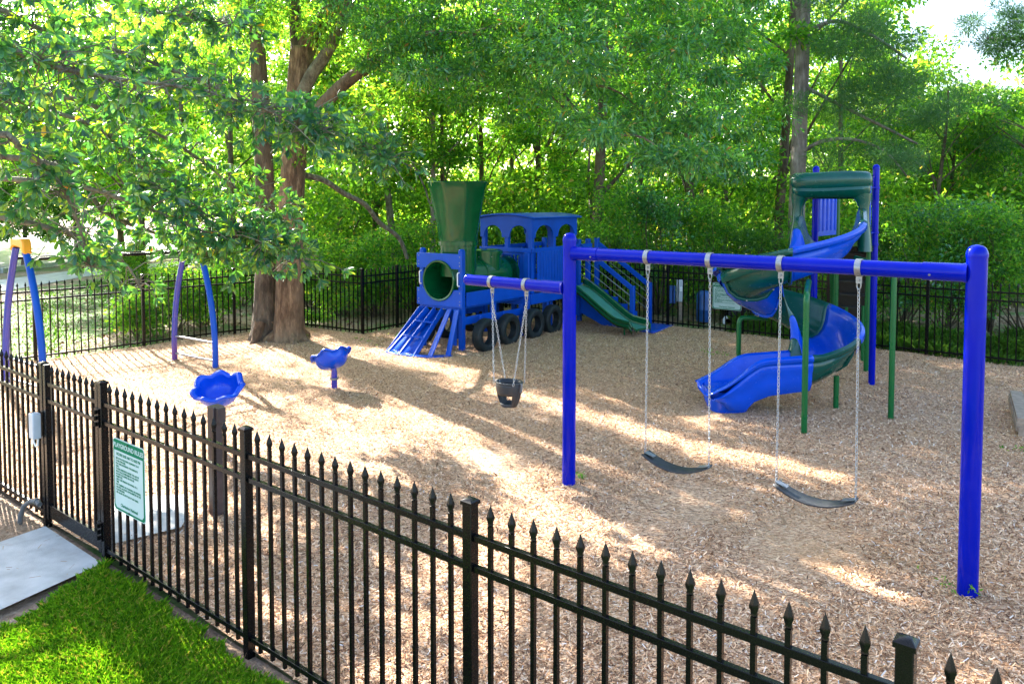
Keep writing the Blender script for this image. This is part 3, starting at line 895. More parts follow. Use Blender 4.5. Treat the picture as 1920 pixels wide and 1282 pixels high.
# eight-sided funnel blending from a round foot
rows = []
for z, r, q in ((1.945, .356, 0), (2.0, .36, 0), (2.06, .375, .3), (2.3, .415, .8), (2.6, .468, 1), (2.9, .535, 1), (2.985, .565, 1), (3.02, .585, .9), (3.035, .575, .8), (3.03, .555, .8), (2.8, .50, 1), (2.3, .40, .8), (1.98, .34, 0)):
    ring = []
    for k in range(65):
        a = 2 * PI * k / 64; sec = PI / 4; b = ((a + sec / 2 + .2) % sec) - sec / 2
        oct_ = math.cos(sec / 2) / math.cos(b) * 1.03
        rr = r * (1 - q + q * (oct_ * .75 + .25 * 1.0))
        ring.append(Vector((.51 + rr * math.cos(a), VC + rr * math.sin(a), z)))
    rows.append(ring)
MB().grid(rows).build('funnel', SG, train, local=True, ang=50)
mb = MB()
mb.lathe([(.335, ZC + .1), (.335, 1.66), (.36, 1.665), (.36, 1.725), (.30, 1.745), (.001, 1.75)], (1.32, VC, 0), 40)
mb.build('dome_lid', SG, train, local=True)
mb = MB()
for k in range(9):
    a = 2 * PI * k / 9; c = Vector((1.32 + .345 * math.cos(a), VC + .345 * math.sin(a), 1.62)); mb.path([c, c + Vector((.02 * math.cos(a), .02 * math.sin(a), 0))], .008, 6)
mb.build('bolts', M['steel'], train, local=True)
# side beams, stretchers, joists
for v0, v1 in ((-.035, -.002), (1.002, 1.035)):
    tb('side_beam', (.10, 2.0, v0, v1, .80, 1.05))
for v0, v1 in ((.0, .04), (.96, 1.0)):
    tb('stretcher', (.09, .94, v0, v1, .47, .61)); tb('stretcher', (1.03, 1.90, v0, v1, .44, .58))
tb('floor', (.0, 2.0, .092, .908, .74, .785))
# cab platform
tb('platform', (1.97, 4.45, -.14, 1.14, .80, .84))
tb('platform_skirt', (1.94, 1.968, -.15, 1.15, .63, .845), (1.97, 4.45, -.172, -.142, .64, .845), (1.97, 4.45, 1.142, 1.17, .64, .845), (4.452, 4.48, -.15, 1.15, .64, .845))
# cab
CU0, CU1, CV0, CV1 = 2.06, 3.78, -.12, 1.12
for u in (CU0, (CU0 + CU1) / 2 - .04, CU1 - .09):
    for v in (CV0, CV1 - .09):
        tb('cab_post', (u, u + .09, v, v + .09, .842, 2.30))
for u in (CU0, CU1 - .09): tb('cab_post', (u + .001, u + .089, .455, .545, 1.70, 2.30))
def arches(name, fn, L, t0, t1, n=2, zt=2.36, crownh=0.):
    z0 = 1.95; pts = [(0, z0 - .0)]
    w = L / n; e = .11; r = (w - 2 * e + .03) / 2
    for i in range(n):
        c = w * (i + .5)
        pts.append((c - r, z0)); pts.append((c - r, z0 + .02))
        for k in range(1, 12):
            a = PI - PI * k / 12; pts.append((c + r * math.cos(a), z0 + .02 + min(r, .23) * math.sin(a)))
        pts.append((c + r, z0 + .02)); pts.append((c + r, z0))
    pts.append((L, z0))
    for k in range(13):
        t = 1 - k / 12; pts.append((L * t, zt + crownh * (1 - (2 * t - 1) ** 2)))
    MB().prism(pts, fn, t0, t1).build(name, TB, train, local=True, bevel=.004)
for u0, u1 in ((CU0 - .026, CU0 - .003), (CU1 + .003, CU1 + .026)):
    arches('arch_board', lambda a, b, t: Vector((t, CV0 - .02 + a, b)), CV1 - CV0 + .04, u0, u1, 2, 2.33, .068)
for v0, v1 in ((CV0 - .026, CV0 - .003), (CV1 + .003, CV1 + .026)):
    arches('arch_board', lambda a, b, t: Vector((CU0 + a, t, b)), CU1 - CU0, v0, v1, 2, 2.335)
rows = []
for i in range(2):
    u = (CU0 - .09, CU1 + .10)[i]
    rows.append([Vector((u, CV0 - .10 + (CV1 - CV0 + .2) * k / 16, 2.345 + .075 * (1 - (2 * k / 16 - 1) ** 2))) for k in range(17)])
MB().grid(rows).build('roof', TB, train, local=True, solid=.035, bevel=.006)
# front and side walls of the cab
tb('cab_wall', (CU0 + .02, CU0 + .05, CV0 + .092, CV0 + .30, .842, 1.70), (CU0 + .02, CU0 + .05, CV1 - .30, CV1 - .092, .842, 1.70), (CU0 + .02, CU0 + .05, CV0 + .301, CV1 - .301, 1.60, 1.70))
tb('sill_rail', (CU0 - .035, CU0 - .002, CV0, CV1, 1.66, 1.75))
tb('door_post', (CU0 - .10, CU0 - .04, CV0 + .02, CV0 + .13, .842, 1.66))
for v0, v1 in ((CV0 - .045, CV0 - .003), (CV1 + .003, CV1 + .045)):
    tb('side_rail', (CU0 - .02, 4.44, v0, v1, 1.66, 1.75)); tb('side_rail', (CU0 + .1, 4.44, v0, v1, .93, 1.02)) if v0 > 0 else tb('side_rail', (CU0 + .1, 3.40, v0, v1, .93, 1.02))
    mb = MB()
    u = CU0 + .11; vv0, vv1 = (v0 - .024, v0 - .002) if v0 < 0 else (v1 + .002, v1 + .024)
    while u < (4.36 if v0 > 0 else 3.36):
        mb.box(u, u + .092, vv0, vv1, .90, 1.665); u += .108 if u < 2.95 else .152
    mb.build('slat_panel', TB, train, local=True, bevel=.004)
tb('end_post', (4.36, 4.45, CV0, CV0 + .09, .842, 1.85)); tb('end_post', (4.36, 4.45, CV1 - .09, CV1, .842, 1.85))
tb('end_post', (3.40, 3.49, CV0 - .003, CV0 + .087, .842, 1.85)) 
tb('ship_wheel_post', (2.95, 3.03, CV0 + .12, CV0 + .17, .842, 1.84))
# tyres
for u in (.36, 1.08, 1.93, 2.63):
    for v, nm in ((-.24, 0), (1.24, 1)):
        if nm and u > 2: pass
        prof = [(.168, -.07), (.19, -.085), (.24, -.092), (.276, -.088), (.296, -.072), (.303, -.045), (.303, .045), (.296, .072), (.276, .088), (.24, .092), (.19, .085), (.168, .07), (.182, .03), (.182, -.03)]
        mb = MB().lathe(prof, (u, v - (.0), .275 - .0 * u), 48, axis='y', closed=True)
        for q in range(-2, 3):
            mb.lathe([(.303, q * .022 - .006), (.3065, q * .022 - .004), (.3065, q * .022 + .004), (.303, q * .022 + .006)], (u, v, .275), 48, axis='y')
        mb.build('tyre', M['tyre'], train, local=True)
        tb('tyre_bracket', (u - .03, u + .03, (v + .094) if nm == 0 else (v - .13), (v + .13) if nm == 0 else (v - .094), .30, .62 if u < 1.9 else .72), parent=train)
# cowcatcher: fanned boards on edge with cross pieces and curved foot plate
cc = thing('x', 'x', 'x'); bpy.data.objects.remove(cc)
tops = [(-.05, .97), (-.05, .80), (-.05, .62), (-.05, .44), (-.05, .25), (-.05, .08)]
bots = [(-.66, 1.20), (-.80, 1.06), (-.86, .74), (-.84, .42), (-.72, .14), (-.50, -.08)]
for (a, b), (c, d) in zip(tops, bots):
    p = Vector((a, b, .76)); q = Vector((c, d, .02)); dn = (q - p).normalized()
    side_ = Vector((dn.y, -dn.x, 0)).normalized()
    n_ = dn.cross(side_).normalized()
    if n_.z < 0: n_ = -n_
    w = .115
    if b < .3:
        MB().beam(p + Vector((0, 0, -.01)), q, .11, .022, up=(1, 0, 0)).build('cowcatcher_board', TB, train, local=True, bevel=.004); continue
    mb = MB().add([p + side_ * .014, p - side_ * .014, q - side_ * .014, q + side_ * .014, p + side_ * .014 - n_ * w, p - side_ * .014 - n_ * w, q - side_ * .014 - n_ * (w * .25), q + side_ * .014 - n_ * (w * .25)],
                  [(0, 1, 2, 3), (7, 6, 5, 4), (0, 4, 5, 1), (1, 5, 6, 2), (2, 6, 7, 3), (3, 7, 4, 0)])
    mb.build('cowcatcher_board', TB, train, local=True, bevel=.004)
# closed back sheet behind the four left boards
for i in (0, 1, 2):
    p0 = Vector((*tops[i], .70)); p1 = Vector((*tops[i + 1], .70)); b0 = Vector((*bots[i], .0)); b1 = Vector((*bots[i + 1], .0))
    sh = Vector((.06, 0, -.02))
    MB().grid([[p0 + sh, p1 + sh], [b0 + sh + Vector((.05, 0, .02)), b1 + sh + Vector((.05, 0, .02))]]).build('cowcatcher_sheet', TB, train, local=True, solid=.02)
for i, t in ((1, .62), (2, .62), (1, .30), (2, .30)):
    a = Vector((*tops[i], .76)).lerp(Vector((*bots[i], .02)), t); b = Vector((*tops[i + 1], .76)).lerp(Vector((*bots[i + 1], .02)), t)
    MB().beam(a + Vector((0, -.015, -.01)), b + Vector((0, .015, -.01)), .05, .022).build('cross_piece', TB, train, local=True, bevel=.003)
pts = [(-.06, 1.22), (-.60, 1.24), (-.82, 1.08), (-.91, .78), (-.90, .44), (-.79, .12), (-.56, -.12), (-.44, -.14), (-.50, .0), (-.66, .18), (-.74, .46), (-.74, .76), (-.64, 1.0), (-.50, 1.10), (-.06, 1.10)]
MB().prism(pts, lambda a, b, t: Vector((a, b, t)), -.02, .035).build('foot_plate', TB, train, local=True, bevel=.004)
tb('diagonal_brace', (-.02, .0, .12, .2, .1, .76))
# side slide off the cab platform
def local(p): return wmat(train).inverted() @ p
su, sv = 3.66, -.17
pA = Vector((3.70, -.16, .86)); pB = Vector((3.36, -1.88, .16))
d2 = Vector((pB.x - pA.x, pB.y - pA.y, 0)); Ls = d2.length; d2.normalize(); n2 = Vector((-d2.y, d2.x, 0))
def zs(t):
    if t < .10: return .86 - t * .5
    if t < .76:
        q = (t - .10) / .66; return .81 - .62 * (q * .75 + .25 * (3 * q * q - 2 * q ** 3))
    q = (t - .76) / .24; return .19 - .05 * q
N = 26; W2 = .27
bed = []; wl = []; wr = []; 
for i in range(N + 1):
    t = i / N; c = Vector((pA.x, pA.y, 0)) + d2 * (Ls * t); z = zs(t)
    wh = .15 * min(1, (1.02 - t) / .06 + .12) if t > .95 else .15
    prof = [(-W2 - .05, z + wh - .055), (-W2 - .045, z + wh - .005), (-W2 - .02, z + wh), (-W2 + .005, z + wh - .02), (-W2 + .01, z + .03), (-W2 + .05, z), (W2 - .05, z), (W2 - .01, z + .03), (W2 - .005, z + wh - .02), (W2 + .02, z + wh), (W2 + .045, z + wh - .005), (W2 + .05, z + wh - .055)]
    bed.append([c + n2 * a + Vector((0, 0, b)) for a, b in prof])
slide = MB().grid(bed).build('side_slide', SG, train, local=True, solid=.012)
MB().grid([[r[5] + Vector((0, 0, .009)), (r[5] + r[6]) / 2 + Vector((0, 0, .009)), r[6] + Vector((0, 0, .009))] for r in bed]).build('slide_bed', M['bed_green'], slide, local=True)
e_ = bed[-1]
MB().path([e_[2], e_[4] + d2 * .03, e_[5] + d2 * .035 - u_ * .01, e_[6] + d2 * .035 - u_ * .01, e_[7] + d2 * .03, e_[9]], .016, 8).build('slide_lip', SG, slide, local=True)
for i, s_ in ((22, -1), (22, 1)):
    c = (bed[i][5] + bed[i][6]) / 2 + n2 * (.2 * s_)
    MB().tube(c - u_ * .01, Vector((c.x, c.y, -.08)), .02, 10).build('slide_foot', SG, slide, local=True)
# skirts under the slide's walls
for s_, k in ((-1, 0), (1, -1)):
    rows = [[r[k], r[k] - u_ * .10 + n2 * (-s_ * .015)] for r in bed]
    MB().grid(rows).build('slide_side', SG, slide, local=True, solid=.008)
# stairs at the rear
U0, U1 = 3.98, 4.72; V0 = -.16; NS = 5; RUN = .238
for i in range(NS):
    zt_ = .84 - (.84 / (NS + 1)) * (i + 1); v1 = V0 - RUN * i; v0 = v1 - RUN
    tb('stair_tread', (U0, U1, v0 - .02, v1, zt_ - .03, zt_), bevel=.004)
    tb('stair_riser', (U0 + .01, U1 - .01, v1 - .03, v1 - .002, zt_ + .001, zt_ + .84 / (NS + 1) - .031), bevel=.003)
for u in (U0 - .032, U1 + .002):
    pts = [(V0, .84), (V0, .45)] + [(V0 - RUN * NS - .0, -.06), (V0 - RUN * NS - .0, .12)]
    pts = [(V0, .80), (V0, .25), (V0 - RUN * 3.0, -.05), (V0 - RUN * NS - .018, -.05)]
    for i in reversed(range(NS)):
        zt_ = .84 - (.84 / (NS + 1)) * (i + 1) - .004
        pts += [(V0 - RUN * (i + 1) - .018, zt_), (V0 - RUN * i - .018, zt_)]
    pts = [p for p in pts]; pts[-1] = (V0, pts[-1][1])
    MB().prism(pts, lambda a, b, t: Vector((t, a, b)), u, u + .03).build('stringer', TB, train, local=True, bevel=.003)
VB = V0 - RUN * NS - .06
for u in (U0 - .07, U1 + .035):
    hp = tb('newel_post', (u - .045, u + .045, VB - .05, VB + .04, -.05, .92))
    tb('newel_post', (u - .045, u + .045, V0 + .0, V0 + .09, .2, 1.86))
    MB().beam((u, V0, 1.72), (u, VB, .86), .04, .10).build('handrail', TB, train, local=True, bevel=.004)
    for k in range(3):
        o_ = .20 + .19 * k
        MB().tube((u, V0, 1.70 - o_), (u, VB, .86 - o_ * .95), .0065, 8).build('guard_cable', M['steel'], train, local=True)
tb('landing_plate', (U0 - .25, U1 + .1, VB - .55, VB - .06, -.02, .035))

# ------------------------------------------------------------------ spiral slide tower
kx = A(1476, 500, 10.4).x
SC = Vector((kx, 10.4, 0))
tower = thing('spiral_slide_tower', 'tall blue and green spiral slide with hooded entry and black climbing wall', 'slide', SC)
SB_, SGn = M['slide_blue'], M['slide_green']
PROF = [(.06, .30), (.075, .345), (.115, .355), (.155, .335), (.185, .26), (.22, .13), (.30, .035), (.42, .0), (.56, .0), (.68, .03), (.78, .11), (.84, .23), (.87, .37), (.895, .43), (.935, .455), (.97, .435), (.975, .385)]
def zf(th):   # floor height of the channel, th in degrees clockwise from east
    return max(.30, 2.05 - .355 * th / 90 + (.0 if th > 60 else .0))
def ringpt(th, r, h):
    a = R(th); return SC + Vector((r * math.cos(a), -r * math.sin(a), zf(th) + h))
PN = []
for i in range(len(PROF)):
    a = PROF[max(0, i - 1)]; b = PROF[min(len(PROF) - 1, i + 1)]
    dx, dy = b[0] - a[0], b[1] - a[1]; L = math.hypot(dx, dy); PN.append((dy / L, -dx / L))
def section(th0, th1, m, fl0=True, fl1=True, scale=1.0):
    mb = MB(); n = max(4, int(abs(th1 - th0) / 4))
    mb.grid([[ringpt(th0 + (th1 - th0) * i / n, r, h) for r, h in PROF] for i in range(n + 1)])
    for th, f in ((th0 + .4, fl0), (th1 - .4, fl1)):
        if f:
            mb.grid([[ringpt(th, r, h) for r, h in PROF[4:]], [ringpt(th, r + nx * .045, h + ny * .045) for (r, h), (nx, ny) in zip(PROF[4:], PN[4:])]])
    # moulded rib along the outer wall
    o = mb.build('slide_section', m, tower, solid=.016, subsurf=0)
    rb = MB()
    rows = []
    for i in range(n + 1):
        th = th0 + (th1 - th0) * i / n; q = i / n
        hh = .27 - .10 * q
        rows.append([ringpt(th, .905, .365), ringpt(th, .925, .345 - .03 * q), ringpt(th, .915, .31 - .06 * q), ringpt(th, .885, .28 - .08 * q)])
    rb.grid(rows)
    rb.build('moulded_rib', m, o)
    bt = MB()
    for i in (5, 8, 11, 14):
        r, h = PROF[i]; nx, ny = PN[i]
        p = ringpt(th1 - .4, r + nx * .03, h + ny * .03); t = R(th1); tv = Vector((-math.sin(t), -math.cos(t), 0))
        bt.path([p - tv * .02, p + tv * .02], .010, 8)
    if fl1: bt.build('joint_bolts', M['steel'], o)
    return o
hd = Vector((-.45, -.89, 0)).normalized(); hs = Vector((-hd.y, hd.x, 0))       # slide leaves the hood along hd
section(27, 106, SB_, fl0=False); section(106, 176, SGn); section(176, 250, SB_); section(250, 328, SGn); section(328, 402, SB_); section(402, 450, SGn)
# entry piece between hood and the first bend
st = [ringpt(27, r, h) for r, h in PROF]
HC = SC + Vector((.80, .47, 0)); HC.z = 0
k0 = A(1557, 400, 10.88); HC = Vector((k0.x, 10.88, 0))
rows = []
for i in range(9):
    t = i / 8; row = []
    for j, (r, h) in enumerate(PROF):
        w = (r - .52) ; 
        p1_ = HC + hs * (-(w) * 1.0) * -1 + Vector((0, 0, 2.05 + h * 1.15))
        p1_ = HC - hs * (-w) + Vector((0, 0, 2.05 + h * 1.25))
        row.append(p1_.lerp(st[j], t * t * (3 - 2 * t) if False else t))
    rows.append(row)
MB().grid(rows).build('entry_section', SGn, tower, solid=.018)
# exit chute: straight to the west
rows = []
NX = 26
for i in range(NX + 1):
    s_ = 1.26 * i / NX; row = []
    k = min(1, max(0, (s_ - .56) / .70)); k2 = k * k * (3 - 2 * k)
    for r, h in PROF:
        rr = .53 + (r - .53) * (1 + .02 * math.sin(PI * k) - .10 * k)
        hh = h * (1 - .86 * k2) ; zz = .30 - .07 * min(1, s_ / .9) 
        if k > .85: zz -= (k - .85) * .35 * (1 if abs(rr - .53) < .3 else .6)
        row.append(SC + Vector((-s_, -rr, zz + hh)))
    rows.append(row)
mb = MB().grid(rows)
mb.grid([[p for p in rows[0][4:]], [rows[0][4 + j] + Vector((0, -nx * .045, ny * .045)) for j, (nx, ny) in enumerate(PN[4:])]])
ex_ = mb.build('exit_section', SB_, tower, solid=.018)
# outer skirt of the exit with a swelling foot
rows = []
for i in range(13):
    t = i / 12; row = []
    z = .26 - .33 * t
    for k in range(33):
        a = 2 * PI * k / 32; n = 3.2
        ca, sa_ = math.cos(a), math.sin(a)
        e = (abs(ca) ** n + abs(sa_) ** n) ** (-1 / n)
        sx = .30 - .10 * t + .03 * math.sin(PI * t); sy = .33 - .09 * t
        row.append(SC + Vector((-.93 - .02 * t + sx * ca * e, -.52 + sy * sa_ * e, z)))
    rows.append(row)
MB().grid(rows).build('exit_foot', SB_, ex_)
rows = []
for i in range(NX + 1):
    s_ = 1.22 * i / NX; k = min(1, max(0, (s_ - .56) / .70)); k2 = k * k * (3 - 2 * k)
    top = .685 - .05 * s_ - .42 * k2; bot = float(np.interp(s_, [0, .5, .70, .79, 1.0, 1.09, 1.22], [.27, .20, .12, .02, .02, .13, .175]))
    rows.append([SC + Vector((-s_, y, top + (bot - top) * q)) for y, q in ((-.945, .0), (-.962, .12), (-.950, .26), (-.928, .36), (-.926, .52), (-.912, .74), (-.86, .93), (-.74, 1.0), (-.5, 1.0))])
MB().grid(rows).build('exit_skirt', SB_, ex_, solid=.01)
# hood
hood = MB()
def hp(a, b, z): return HC + hs * a + hd * b + u_ * z
rows = []
for z, w, d, o_ in ((2.70, .455, .10, .02), (2.715, .485, .15, .03), (2.76, .505, .19, .05), (2.82, .515, .215, .06), (2.86, .510, .21, .055), (2.90, .530, .235, .06), (2.97, .535, .24, .06), (3.03, .515, .225, .05), (3.06, .47, .19, .04), (3.055, .42, .15, .03), (3.00, .36, .11, .03), (2.99, .02, .01, .03)):
    row = []
    for k in range(49):
        a = 2 * PI * k / 48; n = 3.0; ca, sa_ = math.cos(a), math.sin(a); e = (abs(ca) ** n + abs(sa_) ** n) ** (-1 / n)
        tilt = .03 * math.sin(a * 2 + 1.0) * (1 if z > 2.75 else .3)
        row.append(hp(w * ca * e, o_ + d * sa_ * e, z + tilt * .6 + .035 * (1 - (ca * e) ** 2) * (1 if z > 2.9 else .2)))
    rows.append(row)
MB().grid(rows).build('hood_top', SGn, tower)
rows = []
for s_ in (-1, 1):
    rows = []
    for z, w, d, c in ((1.98, .12, .22, .455), (2.2, .11, .19, .445), (2.4, .09, .15, .435), (2.58, .085, .14, .432), (2.68, .12, .15, .42), (2.78, .19, .17, .37)):
        row = []
        for k in range(25):
            a = 2 * PI * k / 24; n = 3; ca, sa_ = math.cos(a), math.sin(a); e = (abs(ca) ** n + abs(sa_) ** n) ** (-1 / n)
            row.append(hp(s_ * c + w * ca * e * .8, .02 + d * sa_ * e, z))
        rows.append(row)
    MB().grid(rows).build('hood_side', SGn, tower)
    # edge panel behind each hood side
    a0 = hp(s_ * .50, -.16, 2.02); 
    if s_ == 1: pass
for s_ in (-1, 1):
    MB().beam(hp(s_ * .50, -.14, 2.08), hp(s_ * .50, -.14, 2.95), .14, .03, up=tuple(hs)).build('edge_panel', SB_, tower, bevel=.01)
# posts of the tower
pR = G(1634, 722); pL = Vector((A(1527, 500, 11.55).x, 11.55, 0)); pGb = Vector((A(1568, 500, 12.25).x, 12.25, 0)); pRb = Vector((pR.x + .33, 11.95, 0))
for p in (pR, pL):
    po = MB().path([p - u_ * .05, p + u_ * 3.15], .046, 20).build('tower_post', M['swing_blue'], tower)
    MB().lathe([(.049, 3.13), (.050, 3.15), (.044, 3.175), (.025, 3.195), (.001, 3.2)], p, 20).build('post_cap', M['swing_blue'], po)
    for z in (2.86, 2.22, 2.05):
        MB().lathe([(.047, z - .018), (.053, z - .016), (.053, z + .016), (.047, z + .018)], p, 20).build('clamp', M['swing_blue'], po)
for p in (pGb, pRb):
    MB().path([p - u_ * .05, p + u_ * (2.02 if p is pRb else 2.9)], .04, 16).build('tower_post', M['post_green'], tower)
for z in (2.86, 2.22):
    MB().tube(pR + u_ * z, hp(.50, -.14, z) if (hp(.50, -.14, z) - pR).length < (hp(-.50, -.14, z) - pR).length else hp(-.50, -.14, z), .014, 10).build('bracket', M['swing_blue'], tower)
eh = [hp(.5, -.16, 0), hp(-.5, -.16, 0)]
eh.sort(key=lambda p: p.x)
dk = [eh[0], eh[1], pR, pRb, pGb, pL]
MB().prism([(p.x, p.y) for p in dk], lambda a, b, t: Vector((a, b, t)), 1.96, 2.03).build('deck', M['black'], tower)
# ribbed barrier
bm_ = (pGb - pL).normalized(); bn = Vector((-bm_.y, bm_.x, 0)); Lb = (pGb - pL).length
MB().prism([(.05, 2.14), (Lb - .06, 2.14), (Lb - .06, 2.88), (.05, 2.88)], lambda a, b, t: pL + bm_ * a + bn * t + u_ * b, -.012, .012).build('barrier_panel', SB_, tower, bevel=.006)
mb = MB()
for k in range(5):
    a = .12 + (Lb - .25) * k / 4
    mb.path([pL + bm_ * a - bn * .014 + u_ * 2.22, pL + bm_ * a - bn * .014 + u_ * 2.82], .022, 8)
    mb.path([pL + bm_ * a + bn * .014 + u_ * 2.22, pL + bm_ * a + bn * .014 + u_ * 2.82], .022, 8)
mb.build('barrier_ribs', SB_, tower)
for o_ in (.0, .10):
    MB().path([pGb + Vector((.02 - o_ * .6, .05 + o_ * .6, 2.04)), pGb + Vector((.02 - o_ * .6, .05 + o_ * .6, 2.98))], .02, 10).build('grab_rail', M['post_green'], tower)
# climbing wall leaning out of the back
ct = (pGb + pRb) / 2 + u_ * 2.0; cbm = G(1601, 656)
cd = (cbm - ct).normalized(); cw = (pRb - pGb).normalized(); cn = cd.cross(cw).normalized()
LCW = (cbm - ct).length; hw = .27
MB().prism([(-hw, 0), (hw, 0), (hw, LCW), (-hw, LCW)], lambda a, b, t: ct + cw * a + cd * b + cn * t, -.02, .02).build('climbing_wall', M['rubber'], tower)
mb = MB()
for k in range(8):
    q = ct + cd * (.18 + k * (LCW - .25) / 7.5)
    for s_ in (-1, 1): mb.beam(q + cw * (-hw + .06) + cn * s_ * .045, q + cw * (hw - .06) + cn * s_ * .045, .05, .05, up=tuple(cn))
mb.build('foot_holds', M['rubber'], tower, bevel=.006)
for s_ in (-1, 1):
    a = ct + cw * (s_ * (hw + .045)); b = cbm + cw * (s_ * (hw + .045))
    MB().beam(a, b, .07, .16, up=tuple(cn)).build('climber_side', M['post_green'], tower, bevel=.008)
# green props
def bent(name, pts, r=.034):
    P = [Vector(p) for p in pts]; out = [P[0]]
    for i in range(1, len(P) - 1):
        a = P[i] + (P[i - 1] - P[i]).normalized() * .09; b = P[i] + (P[i + 1] - P[i]).normalized() * .09
        for k in range(6):
            t = k / 5; out.append(a * (1 - t) ** 2 + P[i] * 2 * t * (1 - t) + b * t * t)
    out.append(P[-1]); return MB().path(out, r, 14).build(name, M['post_green'], tower)
g1_ = G(1507.5, 814); bent('support_pipe', [g1_ - u_ * .05, g1_ + u_ * 1.60, ringpt(92, .84, -.02) ])
g2_ = G(1670, 788); bent('support_pipe', [g2_ - u_ * .05, g2_ + u_ * 1.83, ringpt(30, .85, .0)])
g3_ = G(1384, 724); bent('support_pipe', [g3_ - u_ * .05, g3_ + u_ * 1.0, Vector((G(1384, 724).x + .42, g3_.y + .05, .98))])
b3 = Vector((g3_.x + .34, g3_.y + .04, 1.02)); MB().beam(b3 - Vector((.09, 0, 0)), b3 + Vector((.12, 0, .03)), .10, .02).build('support_plate', M['steel'], tower)
MB().tube(b3, b3 + Vector((.02, 0, .30)), .02, 10).build('support_strut', M['post_green'], tower)
g4_ = G(1567, 770); bent('support_pipe', [g4_ - u_ * .05, g4_ + u_ * .22, g4_ + u_ * .45])
for px_, py_ in ((1616, 680), (1585, 684)):
    g = G(px_, py_); MB().path([g - u_ * .05, g + u_ * .95], .024, 12).build('climber_leg', M['post_green'], tower)

# ------------------------------------------------------------------ overhead ladder with two curved end frames
r1 = G(328, 676); r2 = G(404, 692)
od = (r2 - r1).normalized(); ow = (r2 - r1).length
rc = (r1 + r2) / 2
ltop = A(38, 450, 10.65)
lc = Vector((ltop.x, ltop.y, 0))
ol = thing('overhead_ladder', 'violet and blue overhead ladder with curved end legs and yellow caps, half hidden by leaves', 'climbing frame', rc)
OH = 2.14
for c in (rc, lc):
    for s_ in (-1, 1):
        pts = []
        for k in range(13):
            t = k / 12; z = -.05 + (OH - .06) * t
            x = s_ * (ow / 2 * (1 - .76 * t ** 2.1) + .03 * math.sin(PI * t))
            pts.append(c + od * x + u_ * z)
        MB().path(pts, .046, 20).build('leg', M['purple'] if s_ < 0 else M['train_blue'], ol)
    cap = MB()
    w = .20
    cap.prism([(-.21, OH - .16), (-.20, OH - .02), (-.17, OH + .02), (.17, OH + .02), (.21, OH - .03), (.225, OH - .20), (.15, OH - .17), (.10, OH - .11), (-.10, OH - .09)], lambda a, b, t: c + od * a + Vector((-od.y, od.x, 0)) * t + u_ * b, -.058, .058)
    cap.build('end_cap', M['yellow'], ol, bevel=.02)
    for z in (.13, .42):
        hwid = ow / 2 * (1 - .76 * (z / OH) ** 2.1) + .0
        MB().tube(c - od * hwid + u_ * z, c + od * hwid + u_ * z, .016, 12).build('step_rung', M['steel'], ol)
ax_ = (rc - lc).normalized()
for s_ in (-1, 1):
    MB().tube(lc + od * (.2 * s_) + u_ * 1.87, rc + od * (.2 * s_) + u_ * 1.87, .022, 12).build('overhead_rail', M['black'], ol)
nr = 8
for k in range(nr):
    q = lc.lerp(rc, (k + .7) / nr) + u_ * 1.87
    MB().tube(q - od * .2, q + od * .2, .014, 10).build('overhead_rung', M['black'], ol)

# ------------------------------------------------------------------ spinning cups
def cup(label, base, hb, c, axis, rad=.30, hidden=False):
    root = thing('spinning_cup', label, 'spinner', base, 0, 'wavy blue spinner cups')
    axis = Vector(axis).normalized(); q = axis.to_track_quat('Z', 'Y').to_matrix()
    rows = []
    for i in range(15):
        t = i / 14; row = []
        for k in range(97):
            a = 2 * PI * k / 96
            if t < .8:
                q_ = t / .8; r = rad * .80 * math.sin(q_ * PI / 2) ** .8; z = .20 * (1 - math.cos(q_ * PI / 2)) ** 1.1; wv = q_ ** 3
            else:
                q_ = (t - .8) / .2; r = rad * (.80 + .20 * q_); z = .20 + .020 * math.sin(q_ * PI * .9) - .012 * q_; wv = 1
            r *= 1 + .045 * wv * math.cos(7 * a); z += .019 * wv * math.cos(7 * a + .6) + .010 * wv * math.sin(3 * a)
            row.append(Vector(c) + q @ Vector((r * math.cos(a), r * math.sin(a), z)))
        rows.append(row)
    MB().grid(rows).build('cup_bowl', M['slide_blue'], root, solid=.012)
    MB().path([base - u_ * .05, base + u_ * hb], .042, 20).build('pedestal', M['purple'], root)
    MB().lathe([(.043, hb - .12), (.062, hb - .115), (.062, hb - .095), (.043, hb - .09)], base, 20).build('bearing_ring', M['steel'], root)
    MB().path([base + u_ * (hb - .002), Vector(c) + axis * .012], .036, 16).build('neck', M['purple'], root)
cb1 = G(410, 842)
cup('wide wavy blue spinner cup tipped open towards the lawn, above a dark post', cb1, .46, cb1 + Vector((.03, 0, .52)), (.03, -.40, .91), .27)
cb2 = G(627, 731)
cup('wavy blue spinner cup on a short violet pedestal, tipped away like a bird', cb2, .27, cb2 + Vector((.0, 0, .31)), (-.32, .36, .88), .29)
# dark stub post in front of the first cup
sp = G(408, 962)
root = thing('stub_post', 'short dark square post standing in the chips below the wide blue cup', 'post', sp)
MB().beam(sp - u_ * .05, sp + u_ * .93, .10, .10, up=tuple(NN)).build('shaft', M['wood_brown'], root, bevel=.004)
MB().beam(sp + u_ * .80 + ND * .075 , sp + u_ * .928 + ND * .075, .05, .07, up=tuple(NN)).build('bracket', M['wood_brown'], root, bevel=.004)
